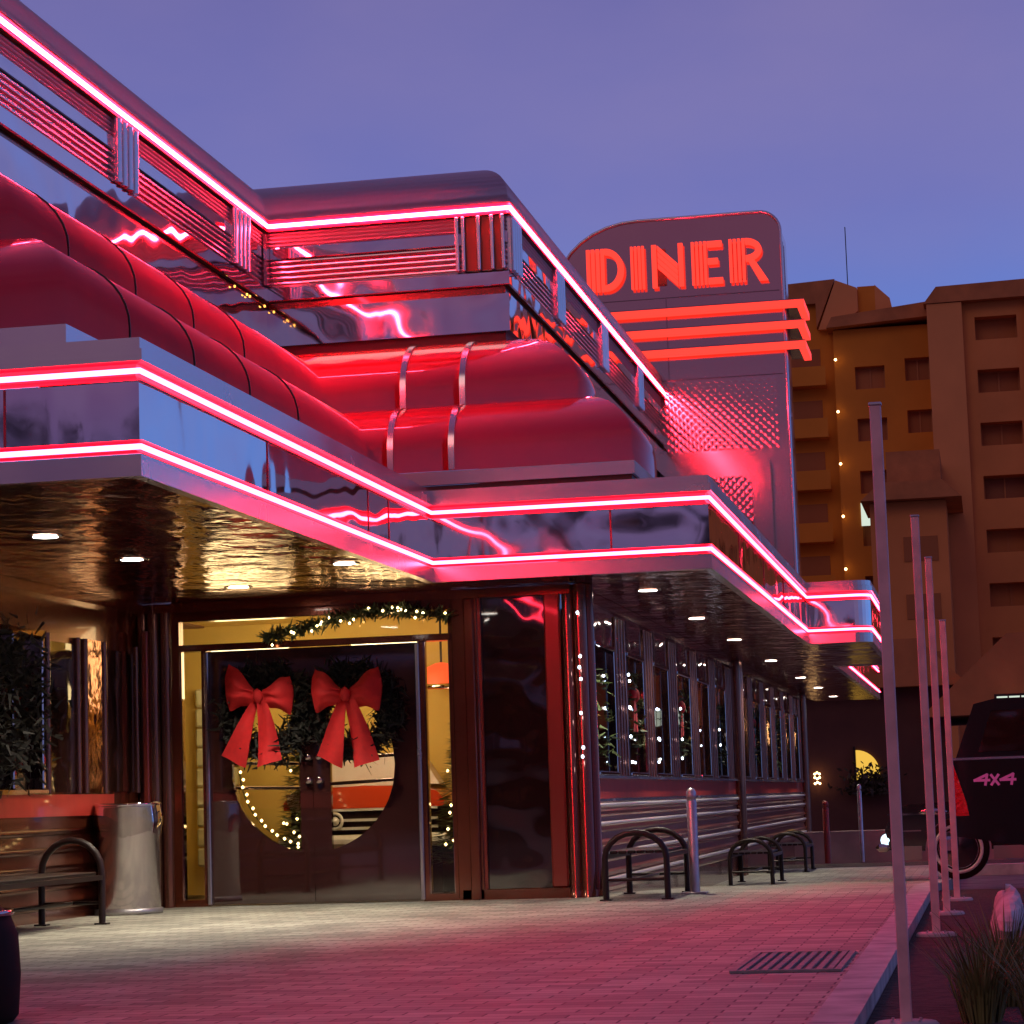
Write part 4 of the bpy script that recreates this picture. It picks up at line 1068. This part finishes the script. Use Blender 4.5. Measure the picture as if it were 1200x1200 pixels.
for x in (-.42, 2.5):
    wh = MB().lathe([(.24, -.0), (.36, -.01), (.375, .03), (.375, .18), (.34, .2)], (x, VY + .01, zb + .375), 32, axis='Y').build('wheel', M['rubber'], vc)
    MB().lathe([(.262, -.012), (.268, -.02), (.296, -.02), (.302, -.012)], (x, VY + .01, zb + .375), 32, axis='Y').build('whitewall', M['whitewall'], wh)
    MB().lathe([(0, -.03), (.08, -.03), (.16, -.005), (.235, .0)], (x, VY + .01, zb + .375), 24, axis='Y').build('hubcap', M['dark_steel'], wh)

# ------------------------------------------------------------------ background buildings
HY = 130
hotel = empty('hotel', (0, HY, -.3), 'large brown stucco hotel of many storeys with tiled roof edge', 'hotel')
def block(name, x0, x1, y0, y1, z0, z1, holes, m, depth=.5, roof=True):
    mb = MB(); facade(mb, PY(y0), x0, x1, z0, z1, holes, depth)
    mb.add([(x0, y0, z0), (x0, y1, z0), (x0, y1, z1), (x0, y0, z1)], [(3, 2, 1, 0)]); mb.add([(x1, y0, z0), (x1, y1, z0), (x1, y1, z1), (x1, y0, z1)], [(0, 1, 2, 3)])
    mb.add([(x0, y0, z1), (x1, y0, z1), (x1, y1, z1), (x0, y1, z1)], [(0, 1, 2, 3)])
    return mb.build(name, m, hotel)
FL = 2.87
def win_rows(x0, x1, ztop, n): return [(x0, x1, ztop - i * FL - 1.25, ztop - i * FL) for i in range(n)]
def place_windows(holes, Y, depth):
    for a, b, c_, d in holes:
        fr = MB(); t_ = .07
        fr.box(a, b, Y + depth - .12, Y + depth - .05, d - t_, d); fr.box(a, b, Y + depth - .12, Y + depth - .05, c_, c_ + t_)
        fr.box(a, a + t_, Y + depth - .12, Y + depth - .05, c_ + t_, d - t_); fr.box(b - t_, b, Y + depth - .12, Y + depth - .05, c_ + t_, d - t_)
        fr.box((a + b) / 2 - .04, (a + b) / 2 + .04, Y + depth - .12, Y + depth - .05, c_ + t_, d - t_)
        w_ = fr.build('window', M['hotel_frame'], hotel)
        MB().box(a, b, Y + depth - .045, Y + depth, c_, d).build('pane', rnd.choice([M['hotel_glass'], M['hotel_glass'], M['hotel_blind'], M['hotel_dark']]), w_)
# right block
hr = win_rows(.55, 2.75, 25.85, 8) + win_rows(4.3, 6.5, 25.85, 8) + win_rows(8, 10.2, 25.85, 7)
block('right_wing', -.15, 26, HY - .3, HY + 14, -.5, 26.7, hr, M['stucco'], 1.0); place_windows(hr, HY - .3, 1.0)
MB().box(-1.95, -.1, HY - 1.0, HY + 14, -.5, 26.6).build('pilaster', M['stucco_pale'], hotel)
MB().box(3.2, 3.9, HY - .6, HY - .3, -.5, 26.6).build('pilaster', M['stucco_pale'], hotel)
MB().prism([(-2.1, 26.62), (-1.4, 27.5), (27, 28.1), (27, 26.9)], 'Y', HY - 1.1, HY + 12).build('roof', M['hotel_roof'], hotel)
# middle block
hm = win_rows(-6.0, -4.4, 23.8, 7) + win_rows(-3.3, -1.98, 24.1, 7)
block('middle_wing', -7.1, -1.95, HY + 1.0, HY + 14, -.5, 25.9, hm, M['stucco_orange'], .6); place_windows(hm, HY + 1.0, .6)
MB().prism([(-7.4, 25.92), (-7.1, 26.5), (-1.96, 27.0), (-1.96, 26.2)], 'Y', HY + .2, HY + 12).build('roof', M['hotel_roof'], hotel)
# left stair and balcony tower
block('left_wing', -14, -7.1, HY + 2.0, HY + 14, -.5, 27.6, [], M['stucco_orange'])
MB().prism([(-14, 27.62), (-14, 28.6), (-6.9, 28.9), (-8.0, 26.2), (-8.0, 27.6)], 'Y', HY + 1.6, HY + 9).build('roof', M['hotel_roof'], hotel)
MB().prism([(-6.85, 28.8), (-7.9, 26.1), (-7.0, 26.1), (-5.7, 27.0), (-5.7, 28.3)], 'Y', HY + 1.5, HY + 8).build('roof_gable', M['stucco_pale'], hotel)
MB().box(-5.7, -4.75, HY + 2, HY + 8, 26.6, 28.45).build('penthouse', M['stucco_orange'], hotel)
MB().prism([(-4.75, 26.6), (-4.75, 28.5), (-3.95, 27.7), (-3.75, 26.6)], 'Y', HY + 2, HY + 8).build('penthouse', M['stucco_pale'], hotel)
for i in range(8):
    z = 23.0 - i * FL
    mb = MB(); mb.box(-11.5, -7.6, HY + .8, HY + 2, z - .1, z + .05); mb.box(-11.5, -7.6, HY + .8, HY + .9, z + .05, z + .95)
    mb.build('balcony', M['stucco_orange'], hotel)
    MB().box(-9.6, -7.9, HY + 1.96, HY + 1.999, z + .05, z + 2.1).build('balcony_door', M['hotel_glass'], hotel)
for i in range(5): MB().blob((-7.0, HY + .6, 24.2 - i * FL), .075, i, .05, 8, 6).build('wall_lamp', M['amber_lamp'], hotel)
MB().tube([(-6.25, HY + 3, 28.2), (-6.25, HY + 3, 32.1)], .03, 6).build('antenna', M['iron'], hotel)
MB().box(-6.05, -5.1, HY + .94, HY + .99, 15.05, 16.3).build('lit_window', M['lit_window'], hotel)
# lower front block with a flat dark roof
mb = MB(); mb.box(-5.2, -1.4, HY - 8, HY - 1.1, -.5, 15.2); mb.build('front_block', M['stucco'], hotel)
hh = [(-3.6 + .0, -1.9, z - 1.25, z) for z in (13.4, 10.5, 7.6)]
for a, b, c_, d in hh: MB().box(a, b, HY - 8.05, HY - 8.002, c_, d).build('dark_window', M['hotel_glass'], hotel)
MB().prism([(-5.6, 15.22), (-4.6, 16.1), (-1.5, 16.1), (-.6, 15.22)], 'Y', HY - 9, HY - 1.1).build('low_roof', M['hotel_roof'], hotel)
MB().box(-4.3, -1.6, HY - 7, HY - 1.1, 16.12, 17.9).build('roof_box', M['hotel_roof'], hotel)

# low lodge right, with hipped roof and a lit window
lg = empty('lodge', (2, 62, -.3), 'dark low lodge with sloping roof and a lit paned window at right', 'house')
MB().box(-.2, 9, 62, 70, -.5, 3.6).build('wall', M['lodge'], lg)
MB().prism([(-1.6, 2.6), (.6, 4.6), (7, 4.8), (9.8, 2.7)], 'Y', 61, 71).build('roof', M['hotel_roof'], lg)
mb = MB()
for i in range(4): mb.box(.28 + i * .3, .28 + i * .3 + .26, 60.94, 60.98, 2.65, 3.04)
mb.build('window', M['lit_window'], lg)
mb = MB(); mb.box(.22, 1.5, 60.985, 60.996, 2.58, 3.1); mb.box(.22, 1.5, 60.93, 60.938, 2.83, 2.85); mb.build('window_frame', M['iron'], lg)
# dark pavilion with a lit arched window
pv = empty('pavilion', (-3, 62, -.3), 'dark pavilion with a glowing yellow arched window beyond the diner', 'house')
MB().box(-6.2, -1.0, 62, 70, -.5, 3.4).build('wall', M['lodge'], pv)
MB().prism([(-6.8, 3.4), (-5.6, 4.6), (-1.6, 4.6), (-.4, 3.4)], 'Y', 61.4, 70.5).build('roof', M['hotel_roof'], pv)
ap = [(-3.30, 1.02), (-3.30, 1.86)] + [(-3.30 + .58 * math.sin(a), 1.28 + .58 * math.cos(a)) for a in [R(10 * k) for k in range(1, 10)]] + [(-2.76, 1.05), (-3.0, .98)]
MB().prism(ap, 'Y', 61.94, 61.99).build('window', M['lit_yellow'], pv)
MB().box(-3.36, -3.31, 61.9, 61.99, .9, 1.95).build('window_frame', M['iron'], pv)
sh = MB(); q = random.Random(77)
for _ in range(700):
    c_ = Vector((-3.0 + q.gauss(0, .28), 61.6 + q.gauss(0, .15), .75 + abs(q.gauss(0, .28)))); u_ = Vector((q.gauss(0, 1), q.gauss(0, 1), q.gauss(0, 1))).normalized() * .09; v_ = u_.cross(Vector((q.gauss(0, 1), 1, q.gauss(0, 1)))).normalized() * .04
    sh.add([c_ - u_, c_ + v_, c_ + u_, c_ - v_], [(0, 1, 2, 3)])
tag(sh.build('shrub', M['leaf']), 'dark shrub in front of the glowing arched window', 'shrub')
for i in range(9):
    MB().blob((-4.35 + .05 * (i % 3) * 1.2, 61.8, 1.05 + .12 * (i // 3) + .03 * (i % 2)), .03, i, .02, 6, 5).build('amber_bulb', M['amber_lamp'], pv)
# low garden wall across the road
wl = MB(); wl.box(-14, .2, 44.4, 44.7, -.5, .12); tag(wl.build('garden_wall', mat('pinkish_wall', (.34, .22, .22), .85, var=(2, .2))), 'low pinkish wall running across beyond the parking verge', 'wall')

# ------------------------------------------------------------------ trees
def tree(x, y, h, cr, seed, lab, n=2600, leaf=.16, group='trees around the car park', ch=None):
    q = random.Random(seed); z0 = g(y) - .16
    r = empty('tree', (x, y, z0), lab, 'tree', group)
    mb = MB(); th = h * .42
    mb.tube([(x, y, z0), (x + q.uniform(-.1, .1), y, z0 + th * .5), (x + q.uniform(-.2, .2), y, z0 + th), (x, y, z0 + h * .8)], .1, 8, rs=[h * .028, h * .022, h * .018, h * .006])
    for i in range(6):
        a = q.uniform(0, 6.28); s_ = Vector((x, y, z0 + th * q.uniform(.7, 1.2)))
        e = s_ + Vector((math.cos(a) * cr * .7, math.sin(a) * cr * .7, h * q.uniform(.15, .35)))
        mb.tube([s_, s_.lerp(e, .5) + Vector((0, 0, h * .03)), e], .05, 6, rs=[h * .010, h * .007, h * .003])
    mb.build('trunk', M['bark'], r)
    cl_ = []
    cz = z0 + h * .66; chh = ch or h * .36
    for i in range(16):
        a = q.uniform(0, 6.28); b = q.uniform(-1, 1); k = q.uniform(.35, .95)
        cl_.append((Vector((x + cr * k * math.cos(a) * math.sqrt(1 - b * b * .7), y + cr * k * math.sin(a) * math.sqrt(1 - b * b * .7), cz + chh * b * .85)), cr * q.uniform(.22, .42)))
    mb = MB()
    for i in range(n):
        c_, rr = q.choice(cl_)
        d = Vector((q.gauss(0, 1), q.gauss(0, 1), q.gauss(0, 1))).normalized() * rr * q.random() ** .4
        p = c_ + d; u = Vector((q.gauss(0, 1), q.gauss(0, 1), q.gauss(0, 1))).normalized() * leaf * q.uniform(.5, 1.2); v = u.cross(Vector((q.gauss(0, 1), q.gauss(0, 1), q.gauss(0, 1)))).normalized() * leaf * .45
        mb.add([p - u, p + v, p + u, p - v], [(0, 1, 2, 3)])
    mb.build('crown', M['leaf'], r)
tree(-6.0, 72, 6.5, 2.6, 22, 'dark tree behind the pavilion, mostly hidden by the diner', 2200, .2)
# across the car park, behind the photographer: seen only as reflections in the polished steel
for i, (x, y, h, cr) in enumerate([(-27, -36, 13.0, 5.0), (-18, -40, 13.5, 4.8), (-9, -39, 12.5, 4.6), (3, -42, 12, 4.5), (24, -6, 6.2, 3.0), (27, 14, 6.8, 3.2), (25, 33, 6.4, 3.0)]):
    tree(x, y, h, cr, 40 + i, ['broad tree far left across the car park', 'tallest tree across the car park behind the viewer', 'second broad tree across the car park behind the viewer', 'tree straight behind the viewer across the car park', 'tree beside the car park, right of the viewer', 'tree beside the car park opposite the diner doors', 'tree beside the car park opposite the sign tower'][i], 2200, .24)

hb = empty('reflection_backdrop', (-8, -52, -.16), 'long dark building added behind the viewer to darken the door reflections', 'building')  # unseen building added so the doors have something dark to reflect
MB().box(-60, 40, -60, -52, -.5, 5.2).build('wall', M['lodge'], hb)
MB().prism([(-61, 5.2), (-58, 6.6), (38, 6.6), (41, 5.2)], 'Y', -60.5, -51.4).build('roof', M['hotel_roof'], hb)
# ------------------------------------------------------------------ sky, sun, camera
W = bpy.data.worlds.new('World'); S.world = W; W.use_nodes = True
nt = W.node_tree; nt.nodes.clear(); L = nt.links.new
out = nt.nodes.new('ShaderNodeOutputWorld'); bg = nt.nodes.new('ShaderNodeBackground'); L(bg.outputs[0], out.inputs[0])
sky = nt.nodes.new('ShaderNodeTexSky'); sky.sky_type = 'NISHITA'; sky.sun_disc = False; sky.sun_elevation = R(-2.5); sky.sun_rotation = R(70); sky.air_density = 1.5; sky.ozone_density = 3
tc = nt.nodes.new('ShaderNodeTexCoord'); sp = nt.nodes.new('ShaderNodeSeparateXYZ'); L(tc.outputs['Generated'], sp.inputs[0])
ramp = nt.nodes.new('ShaderNodeValToRGB'); L(sp.outputs['Z'], ramp.inputs[0])
def lin(r_, g_, b_): return tuple(((c_ / 255 + .055) / 1.055) ** 2.4 if c_ > 10 else c_ / 255 / 12.92 for c_ in (r_, g_, b_)) + (1,)
e = ramp.color_ramp.elements; e[0].position = 0; e[0].color = lin(108, 140, 206); e[1].position = .6; e[1].color = lin(84, 78, 140)
k = e.new(.12); k.color = lin(90, 130, 210); k = e.new(.19); k.color = lin(97, 122, 198); k = e.new(.24); k.color = lin(108, 113, 181); k = e.new(.36); k.color = lin(105, 99, 158)
# the half of the sky behind the viewer is duller and more purple
dt = nt.nodes.new('ShaderNodeVectorMath'); dt.operation = 'DOT_PRODUCT'; dt.inputs[1].default_value = (.45, .89, 0); L(tc.outputs['Generated'], dt.inputs[0])
mr = nt.nodes.new('ShaderNodeMapRange'); mr.inputs['From Min'].default_value = -.8; mr.inputs['From Max'].default_value = .35; L(dt.outputs['Value'], mr.inputs['Value'])
tint = nt.nodes.new('ShaderNodeMixRGB'); tint.inputs[1].default_value = (1.12, .36, .34, 1); tint.inputs[2].default_value = (1, 1, 1, 1); L(mr.outputs[0], tint.inputs['Fac'])
mul = nt.nodes.new('ShaderNodeMixRGB'); mul.blend_type = 'MULTIPLY'; mul.inputs['Fac'].default_value = 1; L(ramp.outputs[0], mul.inputs[1]); L(tint.outputs[0], mul.inputs[2])
d2 = nt.nodes.new('ShaderNodeVectorMath'); d2.operation = 'DOT_PRODUCT'; d2.inputs[1].default_value = (.85, .52, 0); L(tc.outputs['Generated'], d2.inputs[0])
m2 = nt.nodes.new('ShaderNodeMapRange'); m2.inputs['From Min'].default_value = .5; m2.inputs['From Max'].default_value = .95; L(d2.outputs['Value'], m2.inputs['Value'])
t2 = nt.nodes.new('ShaderNodeMixRGB'); t2.blend_type = 'MULTIPLY'; t2.inputs[2].default_value = (1.12, 1.35, 1.35, 1); L(m2.outputs[0], t2.inputs['Fac']); L(mul.outputs[0], t2.inputs[1]); mul = t2
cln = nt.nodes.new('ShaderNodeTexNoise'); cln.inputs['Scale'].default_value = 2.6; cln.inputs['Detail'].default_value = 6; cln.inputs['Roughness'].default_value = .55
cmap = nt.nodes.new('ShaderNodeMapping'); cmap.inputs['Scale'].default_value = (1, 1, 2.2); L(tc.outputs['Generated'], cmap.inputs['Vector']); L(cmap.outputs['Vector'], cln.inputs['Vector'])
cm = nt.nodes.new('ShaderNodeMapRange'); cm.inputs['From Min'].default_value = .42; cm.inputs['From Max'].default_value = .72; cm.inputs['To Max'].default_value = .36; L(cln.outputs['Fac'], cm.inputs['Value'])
# warm lens-flare tint put into the sky in noise patches
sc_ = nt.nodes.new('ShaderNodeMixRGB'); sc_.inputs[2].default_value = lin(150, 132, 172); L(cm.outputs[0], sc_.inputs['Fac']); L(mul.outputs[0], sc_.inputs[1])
ns = nt.nodes.new('ShaderNodeVectorMath'); ns.operation = 'SCALE'; ns.inputs['Scale'].default_value = .06; L(sky.outputs[0], ns.inputs[0])
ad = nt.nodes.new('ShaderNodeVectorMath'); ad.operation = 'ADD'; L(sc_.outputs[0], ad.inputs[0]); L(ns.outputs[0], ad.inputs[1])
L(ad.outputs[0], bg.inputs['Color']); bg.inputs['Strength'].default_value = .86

sl = bpy.data.lights.new('Sun', 'SUN'); sl.energy = .12; sl.angle = R(25); sl.color = (1, .78, .7)
so = bpy.data.objects.new('Sun', sl); COL.objects.link(so); so.rotation_euler = (R(60), 0, R(-15))

cam = bpy.data.cameras.new('Camera'); co = bpy.data.objects.new('Camera', cam); COL.objects.link(co)
f, pit, rol, yaw = 2821.715, .119601215, .0328109604, .190983939
cam.sensor_width = 36; cam.sensor_fit = 'HORIZONTAL'; cam.lens = f / 1200 * 36; cam.clip_start = .1; cam.clip_end = 3000
right = Vector((math.cos(yaw), math.sin(yaw), 0)); fw0 = Vector((-math.sin(yaw), math.cos(yaw), 0)); zz = Vector((0, 0, 1))
fw = fw0 * math.cos(pit) + zz * math.sin(pit); up = zz * math.cos(pit) - fw0 * math.sin(pit)
r2 = right * math.cos(rol) - up * math.sin(rol); u2 = right * math.sin(rol) + up * math.cos(rol)
co.matrix_world = Matrix(((r2.x, u2.x, -fw.x, 0), (r2.y, u2.y, -fw.y, 0), (r2.z, u2.z, -fw.z, .85), (0, 0, 0, 1)))
S.camera = co
S.view_settings.view_transform = 'Standard'; S.view_settings.look = 'None'; S.view_settings.gamma = 1; S.view_settings.exposure = .3
cy = S.cycles
cy.use_denoising = True; cy.max_bounces = 8; cy.diffuse_bounces = 3; cy.glossy_bounces = 5; cy.transparent_max_bounces = 8
cy.caustics_reflective = True; cy.caustics_refractive = False; cy.sample_clamp_indirect = 4; cy.sample_clamp_direct = 0; cy.blur_glossy = .5
cy.use_light_tree = True
